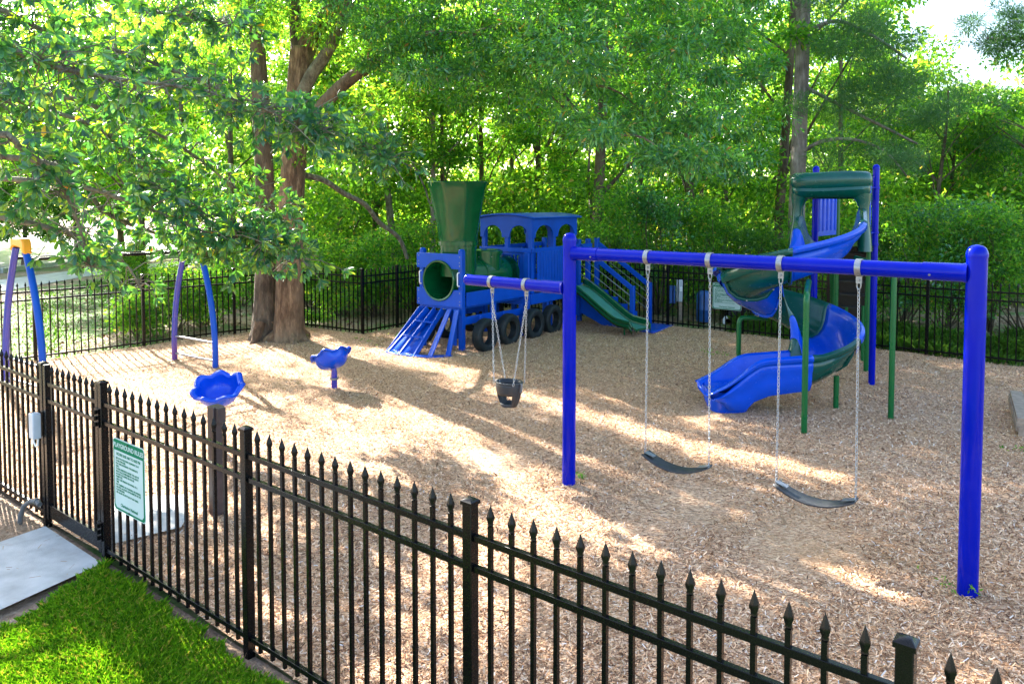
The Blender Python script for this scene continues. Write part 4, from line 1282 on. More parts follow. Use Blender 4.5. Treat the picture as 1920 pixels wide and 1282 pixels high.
# low plank bench at the right edge
b0 = G(1893, 731, .22); b1 = G(1907, 783, .22)
bdn = (b1 - b0); bL = bdn.length; bdn.normalize(); bx = Vector((-bdn.y, bdn.x, 0))
if bx.x < 0: bx = -bx
root = thing('plank_bench', 'low weathered grey plank bench cut off by the right edge', 'bench', (b0.x, b0.y, 0))
for k in range(4):
    a = b0 + bx * (.07 + .15 * k) 
    MB().beam(a - u_ * .02, a + bdn * bL - u_ * .02, .138, .04).build('plank', M['wood_grey'], root, bevel=.005)
for q in (b0 + bdn * .02, b1 - bdn * .02):
    MB().beam(q + bx * .0 - u_ * .10, q + bx * .6 - u_ * .10, .04, .12).build('apron', M['wood_grey'], root, bevel=.004)
    for k in (.06, .5): MB().beam(q + bx * k - u_ * .10, Vector((q.x, q.y, -.05)) + bx * k, .09, .09, up=tuple(bx)).build('leg', M['wood_grey'], root)
MB().beam(b0 - u_ * .10 - bx * .001, b1 - u_ * .10 - bx * .001, .02, .11).build('apron', M['wood_grey'], root, bevel=.004)

# ------------------------------------------------------------------ small things behind the back fence
q = G(1275, 603); q = A(1275, 603, BL.y + .9); q.z = 0
root = thing('utility_post', 'grey utility boxes on a short post behind the back fence', 'utility box', q)
MB().beam(q, q + u_ * .9, .07, .07).build('pole', M['wood_grey'], root)
MB().box(q.x - .10, q.x + .06, q.y - .09, q.y - .037, .42, .92).build('meter_box', M['grey_box'], root, bevel=.012)
MB().box(q.x - .30, q.x - .12, q.y - .06, q.y + .04, .38, .78).build('meter_box', M['blue_barrel'], root, bevel=.01)
MB().box(q.x - .04, q.x + .02, q.y - .115, q.y - .0901, .66, .76).build('dial', M['white'], root, bevel=.004)
q = A(1319, 606, BL.y + .7); q.z = 0
root = thing('plastic_barrel', 'dark blue plastic barrel standing behind the back fence left of the sign', 'barrel', q)
MB().lathe([(.001, 0), (.15, 0), (.16, .05), (.16, .25), (.17, .27), (.16, .29), (.16, .55), (.15, .63), (.10, .68), (.001, .70)], q, 24).build('drum', M['blue_barrel'], root)
MB().lathe([(.03, .69), (.035, .70), (.035, .73), (.001, .735)], q, 12).build('bung', M['black'], root)
q = A(1378, 608, BL.y + .8); q.z = 0
root = thing('air_unit', 'squat black ribbed unit on the ground below the back fence sign', 'air conditioner', q)
MB().box(q.x - .25, q.x + .30, q.y - .25, q.y + .25, 0, .52).build('housing', M['black'], root, bevel=.02)
mb = MB()
for k in range(9): mb.box(q.x - .22, q.x + .27, q.y - .262, q.y - .251, .06 + .05 * k, .085 + .05 * k)
mb.build('louvre_panel', M['rubber'], root)
MB().lathe([(.2, .52), (.2, .545), (.17, .55), (.001, .55)], (q.x + .02, q.y, 0), 20).build('fan_grille', M['rubber'], root)
q = A(1358, 613, BL.y + .35); q.z = 0
root = thing('pipe_elbow', 'small white plastic pipe elbow standing by the black unit', 'pipe', q)
MB().path([q, q + u_ * .10, q + u_ * .14 + Vector((.03, 0, 0)), q + u_ * .14 + Vector((.08, 0, 0))], .035, 10).build('elbow', M['white'], root)

# ------------------------------------------------------------------ the big twin-trunk oak
def rough_path(mb, pts, rad, n=28, amp=.07, ph=0.):
    """a trunk with furrows: radius varies round the stem and drifts upwards"""
    P = []; Rr = []
    for i in range(len(pts) - 1):
        m_ = max(1, int((pts[i + 1] - pts[i]).length / .12))
        for k in range(m_):
            t = k / m_
            p0 = pts[max(0, i - 1)]; p1 = pts[i]; p2 = pts[i + 1]; p3 = pts[min(len(pts) - 1, i + 2)]
            P.append(.5 * ((2 * p1) + (p2 - p0) * t + (2 * p0 - 5 * p1 + 4 * p2 - p3) * t * t + (3 * p1 - p0 - 3 * p2 + p3) * t ** 3))
            Rr.append(rad[i] * (1 - t) + rad[i + 1] * t)
    P.append(pts[-1]); Rr.append(rad[-1])
    vs = []; m = len(P)
    for i, p in enumerate(P):
        d = (P[min(i + 1, m - 1)] - P[max(i - 1, 0)]).normalized()
        a = d.cross(Vector((0, 1, 0))).normalized(); b = a.cross(d).normalized()
        for k in range(n):
            t = 2 * PI * k / n
            f = 1 + amp * (math.sin(5 * t + ph + i * .05) + .7 * math.sin(9 * t + 1.3 * ph - i * .07) + .5 * math.sin(14 * t + i * .11) + .35 * rnd.uniform(-1, 1))
            vs.append(p + a * (math.cos(t) * Rr[i] * f) + b * (math.sin(t) * Rr[i] * f))
    fs = [(i * n + k, i * n + (k + 1) % n, (i + 1) * n + (k + 1) % n, (i + 1) * n + k) for i in range(m - 1) for k in range(n)]
    fs.append(tuple((m - 1) * n + k for k in range(n)))
    return mb.add(vs, fs)
YO = G(525, 638).y
ob = G(525, 638)
oak = thing('oak_tree', 'huge twin-trunked oak inside the left fence, its crown arching over the train', 'tree', ob)
def AY(lst): return [A(*q) for q in lst]
tB = AY([(541, 648, YO), (541, 628, YO), (542, 590, YO), (543, 520, YO), (545, 420, YO), (550, 330, YO), (555, 255, YO), (562, 160, YO), (568, 90, YO)])
rough_path(MB(), tB, [.40, .31, .265, .245, .235, .23, .225, .22, .215], 30, .045, 1).build('trunk', M['bark_oak'], oak, ang=180)
tA = AY([(497, 640, YO + .1), (496, 618, YO + .1), (497, 560, YO + .2), (498, 470, YO + .2), (497, 350, YO + .2), (492, 250, YO + .2), (487, 170, YO + .2), (481, 60, YO + .2), (472, -60, YO + .1), (465, -260, YO)])
rough_path(MB(), tA, [.32, .24, .20, .18, .175, .17, .155, .13, .11, .06], 26, .045, 3).build('trunk', M['bark_dark'], oak, ang=180)
def limbP(name, lst, rad, m, parent=oak, n=14):
    return rough_path(MB(), AY(lst), rad, n, .05, rnd.uniform(0, 6)).build(name, m, parent, ang=180)
limbP('limb', [(566, 110, YO), (585, 70, YO), (612, 30, YO - .1), (640, -15, YO - .3), (680, -120, YO - .5)], [.20, .17, .14, .12, .06], M['bark_oak'])
limbP('limb', [(566, 105, YO), (556, 60, YO + .1), (552, 10, YO + .2), (556, -120, YO + .3)], [.19, .13, .10, .05], M['bark_dark'])
limbP('limb', [(560, 190, YO - .15), (585, 140, YO - .3), (612, 100, YO - .4), (640, 45, YO - .6), (662, -15, YO - .8), (700, -140, YO - 1)], [.12, .12, .11, .10, .09, .04], M['bark_lichen'])
limbP('limb', [(558, 326, YO + .1), (606, 338, YO + .4), (647, 364, YO + .8), (685, 384, YO + 1.2), (712, 418, YO + 1.6), (748, 446, YO + 1.9), (764, 486, YO + 2.0)], [.06, .055, .052, .05, .046, .045, .04], M['bark_lichen'])
limbP('limb', [(575, 230, YO - .1), (637, 165, YO - .5), (700, 118, YO - .9), (787, 71, YO - 1.4), (880, 66, YO - 1.9), (1000, 40, YO - 2.4), (1150, 90, YO - 3)], [.13, .12, .11, .09, .06, .04, .02], M['bark_dark'])
for k in range(9):       # root flares
    a = 2 * PI * k / 9 + .3; c = Vector((tB[0].x if k % 3 else tA[0].x, ob.y + .05, 0))
    dv = Vector((math.cos(a), math.sin(a), 0))
    rough_path(MB(), [c + dv * .14 + u_ * .36, c + dv * .25 + u_ * .14, c + dv * (.36 + .10 * (k % 2)) + u_ * .03, c + dv * .52 - u_ * .05], [.11, .09, .06, .03], 14, .09, k).build('root', M['bark_oak'], oak)
# crown: one mass of clumps reaching from the trunks over the train towards the right
cl = []
def zlow(px): 
    xs = [450, 560, 700, 850, 1000, 1150, 1300, 1400, 1460, 1500]; ys = [60, 30, 190, 240, 280, 330, 395, 375, 320, 200]
    return float(np.interp(px, xs, ys))
random_px = random.Random(5)
while len(cl) < 460:
    x = random_px.uniform(-6.0, 4.4); y = random_px.uniform(9.8, 15.5); z = random_px.uniform(2.5, 9.5)
    px = CX + F * x / y
    if px > 1450 - 20 * random_px.random() or px < 560: 
        if z < 6.0: continue
    if px > 1470: continue
    zl = CAMH + (380 - zlow(px)) / F * y
    if z < zl + .45: continue
    if x < 0 and y < 11.5: continue
    if z > 6.5 and random_px.random() < .35: continue
    cl.append((x, y, z, random_px.choice((.26, .34, .45, .6, .75))))
for i, c in enumerate(cl):
    if i % 4 == 0:
        k = min(range(3, 9), key=lambda j: abs(tB[j].z - (c[2] - 1.2)))
        if abs(c[0] - tB[k].x) > 6.5: continue
        q = Vector(c[:3]); a0 = q + Vector((rnd.uniform(-.8, .2), rnd.uniform(.2, .9), rnd.uniform(.3, 1.0)))
        MB_ = MB(); limb(MB_, a0, q, .022, .006, .12); MB_.build('branch', M['bark_dark'], oak)
for px, py, Y_ in ((690, 120, 13.4), (730, 95, 13), (770, 75, 12.8), (810, 90, 12.6), (850, 60, 12.4), (900, 70, 12.2), (950, 50, 12), (1000, 60, 12), (760, 130, 12.8), (830, 130, 12.4), (700, 60, 13.2), (800, 30, 12.6), (880, 130, 12.2), (960, 110, 12), (1030, 110, 12)):
    q = A(px, py, Y_); cl.append((q.x, q.y, q.z, .34))
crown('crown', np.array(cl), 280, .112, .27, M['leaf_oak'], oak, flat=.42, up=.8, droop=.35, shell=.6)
cl2 = [(rnd.uniform(-9.5, -2.0), rnd.uniform(13.5, 18.5), rnd.uniform(5.2, 9.5), rnd.uniform(.5, .9)) for _ in range(70)]
cl2 += [(A(px, py, YO).x, YO + rnd.uniform(-.6, 1.0), A(px, py, YO).z, .45) for px, py in ((430, 40), (470, 20), (520, 30), (600, 60), (640, 80), (680, 60), (720, 40), (650, 150), (740, 150), (600, 10), (700, 200), (760, 200), (540, 0), (420, 80), (660, 240), (780, 120), (620, 250), (570, 290))]
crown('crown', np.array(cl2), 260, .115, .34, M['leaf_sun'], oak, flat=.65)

# ------------------------------------------------------------------ broad-leaved tree standing outside the left edge, its boughs hang into view
mb0 = Vector((-9.3, 8.6, 0))
mag = thing('magnolia_tree', 'glossy broad-leaved tree whose boughs hang across the upper left, over the ladder', 'tree', mb0)
tp = [mb0 - u_ * .1, mb0 + Vector((.05, .05, 1.5)), mb0 + Vector((.0, .15, 3.2)), mb0 + Vector((.2, .2, 5.0)), mb0 + Vector((.3, .3, 7.2))]
rough_path(MB(), tp, [.26, .20, .17, .13, .06], 18, .03).build('trunk', M['bark_dark'], mag, ang=180)
boughs = [
    (3, [(-80, 0, 8.9), (90, 60, 9.2), (250, 105, 9.6), (420, 170, 10.0), (560, 225, 10.4), (735, 300, 10.8)], 150, .42),
    (2, [(-80, 170, 8.3), (60, 200, 8.6), (190, 245, 8.9), (290, 345, 9.2), (420, 420, 9.5), (560, 485, 9.8)], 110, .42),
    (3, [(-80, 60, 7.4), (80, 120, 7.7), (230, 150, 8.2), (380, 170, 8.8), (520, 215, 9.3), (600, 250, 9.6)], 120, .42),
    (2, [(-60, 250, 7.2), (40, 280, 7.3), (110, 340, 7.5), (150, 430, 7.8), (170, 500, 8.0)], 44, .32),
    (4, [(-80, -60, 8.6), (120, -20, 9.0), (300, 25, 9.6), (440, 45, 10.2)], 80, .5),
    (2, [(-60, 330, 8.4), (150, 350, 8.8), (300, 400, 9.1), (400, 440, 9.3), (500, 455, 9.5)], 100, .38),
    (3, [(-60, 150, 9.4), (150, 190, 9.8), (330, 270, 10.2), (450, 360, 10.6), (520, 410, 10.8)], 90, .42),
    (2, [(60, 300, 9.2), (200, 400, 9.4), (300, 440, 9.6), (360, 455, 9.7), (430, 470, 9.7)], 46, .26),
    (2, [(60, 420, 8.8), (180, 460, 9.0), (240, 500, 9.1), (262, 540, 9.2)], 26, .22),
]
C_l, D_l, N_l, L_l = [], [], [], []
for k, lst, nw, spread in boughs:
    pts = [tp[k]] + AY(lst)
    rad = [.06] + [max(.006, .034 * (1 - i / len(lst)) ** 1.1) for i in range(len(lst))]
    rough_path(MB(), pts, rad, 8, .02).build('bough', M['bark_lichen'], mag, ang=180)
    tw = MB()
    for _ in range(int(nw * 2.25)):
        t = rnd.uniform(.8, len(pts) - 1.0) if rnd.random() < .85 else len(pts) - 1.02
        i = int(t); f = t - i; p = pts[i].lerp(pts[i + 1], f)
        o_ = Vector((rnd.gauss(0, 1), rnd.gauss(0, 1), rnd.gauss(-.1, .75))) * spread * .8 * (1 - .35 * t / len(pts))
        w = p + o_
        if rnd.random() < .7: tw.path([p, p.lerp(w, .5) + u_ * .05, w], [.009, .006, .004], 5)
        ax = (o_.normalized() + Vector((0, 0, -.35)) + Vector((rnd.gauss(0, .3), rnd.gauss(0, .3), rnd.gauss(0, .3)))).normalized()
        s1 = ax.cross(Vector((.2, .3, 1))).normalized(); s2 = ax.cross(s1).normalized()
        n = rnd.randint(7, 11); big = rnd.uniform(.85, 1.2)
        for j in range(n):
            a = 2 * PI * j / n + rnd.uniform(-.3, .3); sp_ = rnd.uniform(.55, 1.15)
            d = (ax * math.cos(sp_) + (s1 * math.cos(a) + s2 * math.sin(a)) * math.sin(sp_) - u_ * .15).normalized()
            c = w - ax * rnd.uniform(0, .05)
            nn_ = (ax * math.sin(sp_) - (s1 * math.cos(a) + s2 * math.sin(a)) * math.cos(sp_))
            nn_ = nn_ * (-1 if nn_.z < 0 else 1) + Vector((rnd.gauss(0, .25), rnd.gauss(0, .25), rnd.gauss(0, .2)))
            C_l.append(c); D_l.append(d); N_l.append(nn_); L_l.append(rnd.uniform(.10, .155) * big)
    if nw > 1: tw.build('twigs', M['bark_lichen'], mag)
Ca = np.array([tuple(c) for c in C_l]); Da = np.array([tuple(c) for c in D_l]); Na = np.array([tuple(c) for c in N_l]); La = np.array(L_l) * .92
kp = ~sun_gap(Ca)
V = leaf_polys(Ca[kp], Da[kp], Na[kp], La[kp], La[kp] * .34, six=True, fold=.07, droop=.10)
np_mesh('crown', V, 6, M['leaf_mag'], mag)
clm = np.array([(mb0.x + rnd.uniform(-2.5, .6), mb0.y + rnd.uniform(-2.0, 2.6), rnd.uniform(3.2, 8), rnd.uniform(.5, .8)) for _ in range(60)])
crown('crown', clm, 90, .14, .4, M['leaf_mag'], mag)

path_shade = []  # unseen leaf clumps added to the magnolia to shade the concrete path
for _ in range(110):
    q = G(rnd.uniform(-60, 170), rnd.uniform(1020, 1200)); z = rnd.uniform(3.6, 6.6)
    path_shade.append((q.x + SX * K * z + rnd.uniform(-.3, .3), q.y + SY * K * z, z, rnd.uniform(.3, .5)))
crown('crown', np.array(path_shade), 70, .15, .4, M['leaf_mag'], mag)

# ------------------------------------------------------------------ woods behind the fences
def base(px, Y): 
    p = A(px, 600, Y); return Vector((p.x, Y, -.06))
LS, LM, LD, LF, LO = M['leaf_sun'], M['leaf_mid'], M['leaf_dark'], M['leaf_far'], M['leaf_oak']
BD, BG_ = M['bark_dark'], M['bark_grey']
T = [  # px, Y, r, h, crown base z, crown radius, clumps, material, bark, lean, label
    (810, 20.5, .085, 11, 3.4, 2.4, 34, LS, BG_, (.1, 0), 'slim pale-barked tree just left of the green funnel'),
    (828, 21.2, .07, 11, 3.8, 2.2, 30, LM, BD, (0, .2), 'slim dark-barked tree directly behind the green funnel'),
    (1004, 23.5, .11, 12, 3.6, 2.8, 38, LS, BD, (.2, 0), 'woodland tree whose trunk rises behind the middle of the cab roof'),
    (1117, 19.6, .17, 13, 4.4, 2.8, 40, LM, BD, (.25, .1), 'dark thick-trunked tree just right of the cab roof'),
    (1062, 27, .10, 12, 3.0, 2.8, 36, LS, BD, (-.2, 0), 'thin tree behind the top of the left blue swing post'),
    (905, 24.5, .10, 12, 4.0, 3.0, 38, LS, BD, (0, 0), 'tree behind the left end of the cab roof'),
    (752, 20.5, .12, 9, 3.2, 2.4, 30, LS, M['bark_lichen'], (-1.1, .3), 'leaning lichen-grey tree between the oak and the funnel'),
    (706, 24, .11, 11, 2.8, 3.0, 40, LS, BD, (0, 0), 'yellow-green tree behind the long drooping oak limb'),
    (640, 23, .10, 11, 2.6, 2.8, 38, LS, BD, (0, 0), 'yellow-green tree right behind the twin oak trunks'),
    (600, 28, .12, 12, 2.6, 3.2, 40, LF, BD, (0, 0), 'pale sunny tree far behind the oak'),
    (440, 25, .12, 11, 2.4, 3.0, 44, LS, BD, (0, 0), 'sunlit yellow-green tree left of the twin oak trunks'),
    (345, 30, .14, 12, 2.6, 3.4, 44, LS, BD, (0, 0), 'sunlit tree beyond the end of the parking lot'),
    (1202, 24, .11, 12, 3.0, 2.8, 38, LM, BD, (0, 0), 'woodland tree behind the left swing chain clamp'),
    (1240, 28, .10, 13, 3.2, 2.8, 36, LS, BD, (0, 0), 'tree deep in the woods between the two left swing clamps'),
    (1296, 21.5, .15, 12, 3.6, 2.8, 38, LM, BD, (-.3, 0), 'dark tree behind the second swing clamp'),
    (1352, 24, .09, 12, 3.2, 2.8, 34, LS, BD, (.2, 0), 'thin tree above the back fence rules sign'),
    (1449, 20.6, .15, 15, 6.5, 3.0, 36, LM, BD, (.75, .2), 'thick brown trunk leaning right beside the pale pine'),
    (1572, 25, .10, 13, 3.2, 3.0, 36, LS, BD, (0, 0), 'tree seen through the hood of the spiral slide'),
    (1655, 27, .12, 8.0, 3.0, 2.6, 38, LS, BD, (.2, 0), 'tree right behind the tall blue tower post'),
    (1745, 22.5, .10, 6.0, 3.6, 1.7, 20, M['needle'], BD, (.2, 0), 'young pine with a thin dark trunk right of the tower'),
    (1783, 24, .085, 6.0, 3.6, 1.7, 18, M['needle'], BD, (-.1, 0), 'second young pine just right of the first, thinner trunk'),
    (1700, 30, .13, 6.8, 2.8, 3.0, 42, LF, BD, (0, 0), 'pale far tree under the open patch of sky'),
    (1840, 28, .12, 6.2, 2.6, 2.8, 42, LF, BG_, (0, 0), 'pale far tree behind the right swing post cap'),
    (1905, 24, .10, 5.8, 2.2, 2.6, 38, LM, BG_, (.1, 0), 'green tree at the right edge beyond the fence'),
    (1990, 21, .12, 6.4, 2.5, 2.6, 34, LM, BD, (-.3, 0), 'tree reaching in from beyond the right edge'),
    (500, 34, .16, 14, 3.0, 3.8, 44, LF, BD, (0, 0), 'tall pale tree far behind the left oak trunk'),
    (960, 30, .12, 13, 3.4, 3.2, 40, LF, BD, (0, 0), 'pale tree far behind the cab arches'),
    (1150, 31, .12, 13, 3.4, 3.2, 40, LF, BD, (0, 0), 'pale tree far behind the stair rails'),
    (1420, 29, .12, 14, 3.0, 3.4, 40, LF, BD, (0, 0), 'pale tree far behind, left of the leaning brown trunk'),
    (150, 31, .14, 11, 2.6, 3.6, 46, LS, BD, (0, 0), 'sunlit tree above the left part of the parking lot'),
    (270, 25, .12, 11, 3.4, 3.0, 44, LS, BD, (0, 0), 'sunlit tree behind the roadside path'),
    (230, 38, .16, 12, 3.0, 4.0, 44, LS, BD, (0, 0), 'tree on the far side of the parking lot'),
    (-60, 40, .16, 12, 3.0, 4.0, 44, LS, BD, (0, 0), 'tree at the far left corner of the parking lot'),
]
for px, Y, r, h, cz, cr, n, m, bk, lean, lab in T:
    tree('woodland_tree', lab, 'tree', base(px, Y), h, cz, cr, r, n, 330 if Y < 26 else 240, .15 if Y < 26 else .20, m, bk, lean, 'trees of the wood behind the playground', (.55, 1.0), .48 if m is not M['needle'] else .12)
# dark round evergreen by the lot
b_ = base(50, 33)
tree('evergreen_tree', 'low dark round evergreen beyond the parking lot behind the left ladder cap', 'tree', b_, 4.6, 1.2, 2.3, .12, 46, 330, .16, LD, BD)
# pale pine with straight tall trunk
pb_ = base(1492, 18.6)
pine = thing('pine_tree', 'tall pine with a straight pale grey trunk just left of the slide tower', 'tree', pb_)
pp = [pb_ - u_ * .1, A(1493, 440, 18.6), A(1500, 220, 18.6), A(1507, 0, 18.6), A(1512, -260, 18.6), A(1515, -700, 18.6)]
rough_path(MB(), pp, [.22, .19, .17, .155, .14, .08], 22, .03).build('trunk', M['bark_grey'], pine, ang=180)
for lst in ([(1494, 292, 18.6), (1540, 266, 18.2), (1600, 262, 17.8), (1660, 285, 17.5), (1700, 330, 17.3)], [(1508, 60, 18.6), (1570, 40, 18.2), (1640, 70, 17.6), (1700, 110, 17.2)], [(1503, 160, 18.6), (1560, 190, 18.2), (1640, 230, 17.8), (1720, 270, 17.6)], [(1508, 20, 18.6), (1440, -30, 18.4), (1380, -60, 18)]):
    limbP('branch', lst, [.05, .045, .035, .025, .02][:len(lst)], M['bark_grey'], pine, 8)
pc = []
for px, py, Y, n in ((1600, 40, 18, 7), (1560, 90, 18, 5), (1640, 110, 17.6, 7), (1700, 150, 17.4, 7), (1600, 170, 17.8, 6), (1680, 70, 17.6, 4), (1560, 210, 18, 4), (1640, 210, 17.8, 5), (1740, 200, 17.2, 4), (1540, 20, 18, 5), (1620, -30, 18, 7), (1480, -60, 18, 8), (1700, 290, 17.3, 4), (1560, 300, 17.8, 3), (1640, 270, 17.6, 3)):
    for _ in range(n):
        q = A(px + rnd.gauss(0, 28), py + rnd.gauss(0, 22), Y + rnd.gauss(0, .5)); pc.append((q.x, q.y, q.z, rnd.uniform(.3, .5)))
crown('crown', np.array(pc), 420, .17, .07, M['needle'], pine, flat=.55, droop=-.3)
# pine bough in the top right corner
qb = base(2120, 14)
pn2 = thing('pine_tree', 'pine standing past the right edge, its dark boughs against the white sky', 'tree', qb)
MB().path([qb, qb + u_ * 5, qb + u_ * 11], [.2, .16, .06], 12).build('trunk', M['bark_grey'], pn2)
pc = []
for px, py, n in ((1890, 40, 6), (1920, 70, 8), (1850, 75, 5), (1960, 30, 8), (1980, 90, 8), (1880, 95, 3), (2040, 60, 8), (2060, 160, 8), (1840, 50, 2), (1900, 10, 3)):
    for _ in range(n):
        q = A(px + rnd.gauss(0, 18), py + rnd.gauss(0, 12), 14 + rnd.gauss(0, .4)); pc.append((q.x, q.y, q.z, rnd.uniform(.2, .34)))
crown('crown', np.array(pc), 300, .13, .08, M['needle'], pn2, flat=.5, droop=-.2)
limbP('branch', [(2110, 60, 14), (2020, 62, 14), (1930, 72, 14), (1850, 72, 14)], [.06, .05, .03, .015], M['bark_grey'], pn2, 8)

# shrubs
S = [  # px, Y, height, radius, material, label
    (1150, 18.2, 2.9, 1.1, LM, 'broad green shrub behind the back fence, right of the cab'),
    (1235, 18.5, 3.1, 1.3, LO, 'tall leafy shrub above the utility boxes'),
    (1320, 18.6, 2.8, 1.1, LM, 'leafy shrub behind the back fence rules sign'),
    (1410, 18.0, 2.0, 1.0, LD, 'dark shrub behind the spiral slide outer curve'),
    (1690, 17.0, 2.7, 1.3, LM, 'yellowish shrub behind the back fence right of the tower'),
    (1770, 16.6, 2.6, 1.3, LO, 'dense mid-green shrub above the back fence, left of the right swing post'),
    (1850, 16.0, 2.5, 1.2, LM, 'dark shrub behind the right swing post'),
    (1930, 15.4, 2.7, 1.3, LM, 'dark shrub at the right edge behind the fence'),
    (1610, 17.4, 2.0, 1.0, LD, 'low dark shrub under the slide tower behind the fence'),
    (1530, 18.2, 2.2, 1.1, LM, 'shrub behind the twisting slide and the fence'),
    (1060, 20.8, 2.6, 1.2, LS, 'sunlit shrub behind the stairs of the train'),
    (985, 21.6, 2.6, 1.3, LS, 'sunlit shrub behind the cab of the train'),
    (880, 21.5, 2.6, 1.3, LS, 'sunlit shrub behind the funnel of the train'),
    (780, 19.0, 2.1, 1.1, LM, 'green shrub behind the fence, left of the train front'),
    (710, 18.2, 1.9, 1.0, LM, 'green shrub behind the fence corner post'),
    (640, 18.4, 1.8, 1.1, LS, 'light shrub behind the fence right of the oak'),
    (585, 19.6, 1.7, 1.0, LS, 'light shrub glimpsed just right of the oak trunk'),
    (330, 16.3, 1.25, .75, LS, 'bright bushy shrub behind the left fence and ladder end'),
    (385, 17.0, 1.3, .7, LM, 'green shrub behind the left fence, near the curved blue leg'),
    (262, 15.4, .8, .6, LS, 'small bright shrub low behind the left fence post'),
    (230, 24, 1.5, .9, LS, 'yellow-green shrub near the roadside path'),
    (455, 20, 1.5, .9, LM, 'green shrub behind the fence just left of the oak'),
]
for px, Y, h, r, m, lab in S:
    b_ = base(px, Y)
    root = thing('shrub', lab, 'shrub', b_, 0, 'shrubs outside the playground fence')
    st_ = MB(); cls = []
    nclp = int(16 + 9 * r * h)
    for i in range(nclp):
        z = rnd.uniform(.1, 1) ** .8 * h; a = rnd.uniform(0, 2 * PI); rr = r * math.sqrt(rnd.random()) * (1.05 - .45 * (z / h))
        c = (b_.x + rr * math.cos(a), b_.y + rr * math.sin(a), b_.z + z, rnd.uniform(.22, .45)); cls.append(c)
        if i % 3 == 0: limb(st_, b_ + Vector((rr * .15 * math.cos(a), rr * .15 * math.sin(a), 0)), Vector(c[:3]), .018, .006, .1, 4, 5)
    st_.build('stems', M['bark_dark'], root)
    crown('foliage', np.array(cls), 150, .085, .5, m, root, flat=.8)
# plant at the foot of the oak
b_ = G(585, 606); b_.z = 0
root = thing('sapling', 'small bright green sprouting plant at the foot of the oak by the fence', 'plant', b_)
MB().path([b_, b_ + Vector((.05, 0, .3))], [.01, .005], 6).build('stem', M['bark_dark'], root)
crown('foliage', np.array([(b_.x + rnd.uniform(-.4, .5), b_.y + rnd.uniform(-.1, .15), rnd.uniform(.05, .30), .16) for _ in range(16)]), 60, .06, .5, LS, root)

# far-off wood: one mass
pts = []
mass = []
while len(mass) < 1400:
    px = rnd.uniform(-400, 2500); Y = rnd.uniform(34, 52)
    zt_ = float(np.interp(px, [-400, 0, 300, 600, 1400, 1640, 1700, 1760, 1880, 2000, 2500], [10, 9, 12, 15, 15, 12, 8.0, 7.0, 7.6, 11, 12]))
    zb_ = 1.0 if px > 520 else 2.2
    p = base(px, Y); mass.append((p.x, p.y, rnd.uniform(zb_, zt_), rnd.uniform(1.1, 2.0)))
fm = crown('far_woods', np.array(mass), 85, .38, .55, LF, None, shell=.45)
tag(fm, kind='stuff')
# understorey haze of leaves between the trunks
us = []
for _ in range(1000):
    px = rnd.uniform(540, 2050); Y = rnd.uniform(19.5, 33)
    p = base(px, Y); us.append((p.x, p.y, rnd.uniform(.1, 3.4), rnd.uniform(.5, .9)))
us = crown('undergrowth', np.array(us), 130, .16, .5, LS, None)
tag(us, kind='stuff')

# ------------------------------------------------------------------ loose wood chips
def scatter_quads(name, n, x0, x1, y0, y1, poly, L0, L1, W0, W1, m, zfn, pw=1.3, tilt=.35, lift=.004):
    X = rng.uniform(x0, x1, n * 6); Y = rng.uniform(y0, y1, n * 6)
    keep = in_poly(X, Y, poly) & (np.abs(X / np.maximum(Y, .1)) < .95)
    pr = np.minimum(1, (4.2 / np.hypot(X, Y)) ** pw) > rng.random(len(X))
    if name == 'wood_chips': pr &= rng.random(len(X)) > .88 * np.clip(hol(X, Y, np.exp) * 1.7, 0, 1) + .25 * (np.sin(X * 1.9 + 1) * np.sin(Y * 1.5 + X * .7) > .55)
    X, Y = X[keep & pr][:n], Y[keep & pr][:n]; k = len(X)
    Z = zfn(X, Y) + lift
    a = rng.uniform(0, 2 * PI, k); el = rng.normal(0, tilt, k)
    d = np.stack([np.cos(a) * np.cos(el), np.sin(a) * np.cos(el), np.sin(el)], 1)
    nn = np.stack([rng.normal(0, tilt, k), rng.normal(0, tilt, k), np.ones(k)], 1)
    L = rng.uniform(L0, L1, k); W = rng.uniform(W0, W1, k)
    c = np.stack([X, Y, Z + np.abs(np.sin(el)) * L * .4 + rng.uniform(0, .008, k)], 1)
    s = unit(np.cross(d, nn)); d = unit(d)
    h = d * (L / 2)[:, None]; w = s * (W / 2)[:, None]
    V = np.stack([c - h - w * .6, c - h * .9 + w, c + h + w * .5, c + h * .9 - w], 1)
    return tag(np_mesh(name, V, 4, m), kind='stuff')
scatter_quads('wood_chips', 380000, -9, 10, 2.0, 17, inner, .012, .046, .004, .011, M['chip'], lambda x, y: .01 + hmul_np(x, y), .8)
outer = [LEFT_END, A_, B_, C_, D_, E_, CORN, BL, BR, BR + bd * 9, BR + bd * 9 + Vector((8, 10, 0)), Vector((-14, 34, 0)), Vector((-14, 12, 0))]
scatter_quads('fallen_leaves', 26000, -15, 18, 10, 30, outer, .05, .11, .03, .05, M['litter'], lambda x, y: -.055 + 0 * x, .5, .3)
scatter_quads('straw_litter', 30000, -7, 3, 1.5, 8, [P0 + off * .02 - ND * 3, P1 + ND * 6 + off * .02, P1 + ND * 6 + off * .34, P1 + off * .34, P0 + off * .5 - ND * 3], .02, .09, .002, .005, M['litter'], lambda x, y: -.03 + 0 * x, .3, .2)
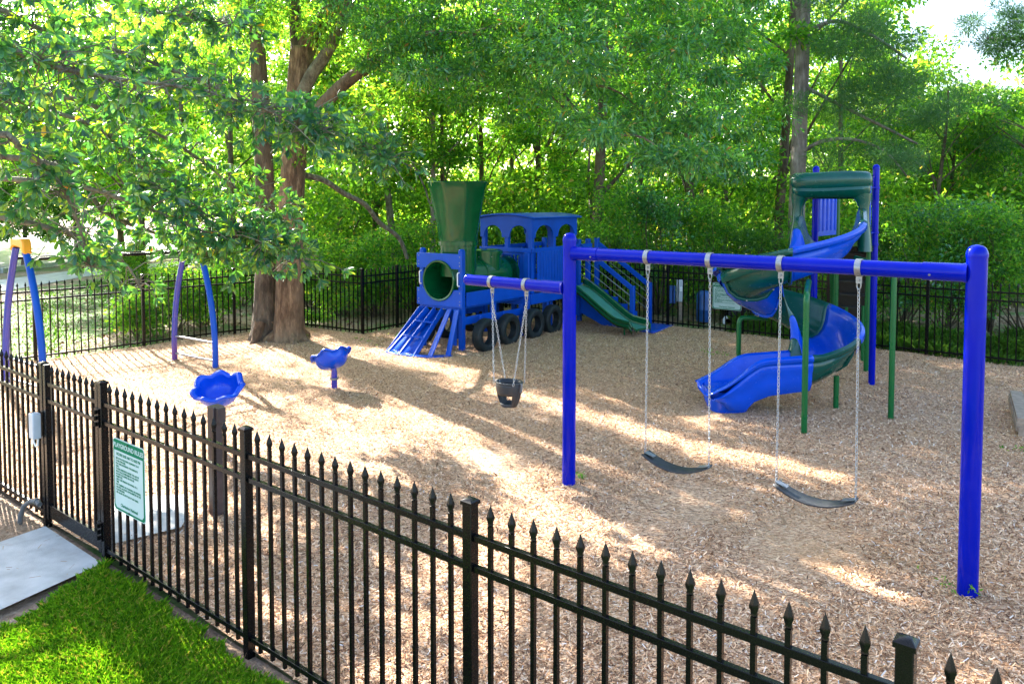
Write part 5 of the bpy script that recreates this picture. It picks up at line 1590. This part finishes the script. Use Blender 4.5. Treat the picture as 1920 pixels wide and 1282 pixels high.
# ------------------------------------------------------------------ lawn blades
def blades(name, n, poly, x0, x1, y0, y1, h0, h1, w, m, z, clump=0., prob=None):
    X = rng.uniform(x0, x1, n * 5); Y = rng.uniform(y0, y1, n * 5)
    keep = in_poly(X, Y, poly)
    dens = .55 + .45 * np.sin(X * 5.1 + 1) * np.sin(Y * 4.3) if clump else np.ones(len(X))
    if prob is not None: dens = dens * prob(X, Y)
    keep &= rng.random(len(X)) < np.clip(dens + (1 - clump), 0, 1) if prob is None else rng.random(len(X)) < dens
    X, Y = X[keep][:n], Y[keep][:n]; k = len(X)
    a = rng.uniform(0, 2 * PI, k); lean = rng.uniform(.1, .75, k)
    H = rng.uniform(h0, h1, k) * (.8 + .35 * np.sin(X * 3.3 + Y * 2.1))
    b = np.stack([X, Y, np.full(k, z)], 1)
    sx = np.stack([-np.sin(a), np.cos(a), np.zeros(k)], 1) * w
    f = np.stack([np.cos(a), np.sin(a), np.zeros(k)], 1)
    mid = b + f * (H * lean * .3)[:, None]; mid[:, 2] += H * .6
    tip = b + f * (H * lean)[:, None]; tip[:, 2] += H * (1 - lean * .35)
    V = np.stack([b, b + sx * .0 - sx, mid - sx * .8, tip, mid + sx * .8, b + sx], 1)
    return tag(np_mesh(name, V, 6, m), kind='stuff')
lawn_wild = [p + Vector((rnd.uniform(-.06, .06), rnd.uniform(-.06, .06), 0)) for a, b in zip(lawn_poly, lawn_poly[1:] + lawn_poly[:1]) for p in [a.lerp(b, k / 24) for k in range(24)]]
blades('grass', 170000, lawn_wild, -4.6, 0, 2.0, 5.6, .045, .10, .0016, M['grass'], -.022)
gl = [G(-300, 620), G(0, 565), G(160, 530), G(330, 508), G(330, 560), G(240, 610), G(-100, 700)]
sheet('verge', gl, -.05, M['lawn'])
blades('grass_tufts', 9000, [G(-200, 600), G(0, 565), G(160, 530), G(420, 500), G(430, 600), A_, LEFT_END], -20, -3, 9, 32, .06, .14, .006, M['weed'], -.055, .6)
wp = [BL + bd * 1.2 + Vector((.1, .15, 0)), BR + bd * 6 + Vector((.1, .15, 0)), BR + bd * 6 + Vector((3, 3.2, 0)), BL + bd * 1 + Vector((1.0, 1.3, 0))]
blades('weeds', 26000, wp, 2, 16, 6, 20, .10, .38, .007, M['weed'], -.06, .7)
# stray green sprigs and fallen leaves in the chips, debris on the path
scatter_quads('leaf_debris', 700, -8, 9, 3, 16, inner, .03, .07, .015, .035, M['litter'], lambda x, y: .018 + hmul_np(x, y), .3, .3)
scatter_quads('path_debris', 130, -8, -2, 2, 7, [q1, q2, G(0, 1018), G(0, 1018) + pd * 2, G(0, 1146) + pd * 2, G(0, 1146)], .02, .09, .003, .008, M['litter'], lambda x, y: .016 + 0 * x, .3, .1)
sprig = []
for px_, py_, n_s, r_s in ((1818, 1114, 9, .05), (1085, 898, 5, .06), (1908, 855, 14, .12), (1700, 1085, 4, .05), (1330, 665, 12, .2), (600, 620, 60, .5), (1780, 1110, 4, .06), (730, 640, 14, .3)):
    g = G(px_, py_)
    for _ in range(n_s): sprig.append((g.x + rnd.gauss(0, r_s), g.y + rnd.gauss(0, r_s), .03 + rnd.uniform(0, .05), .03))
tag(crown('sprigs', np.array(sprig), 8, .035, .4, M['leaf_mid'], None, gap=False), kind='stuff')
pz = [G(1100, 950), G(1900, 950), G(1900, 1280), G(1100, 1280)]
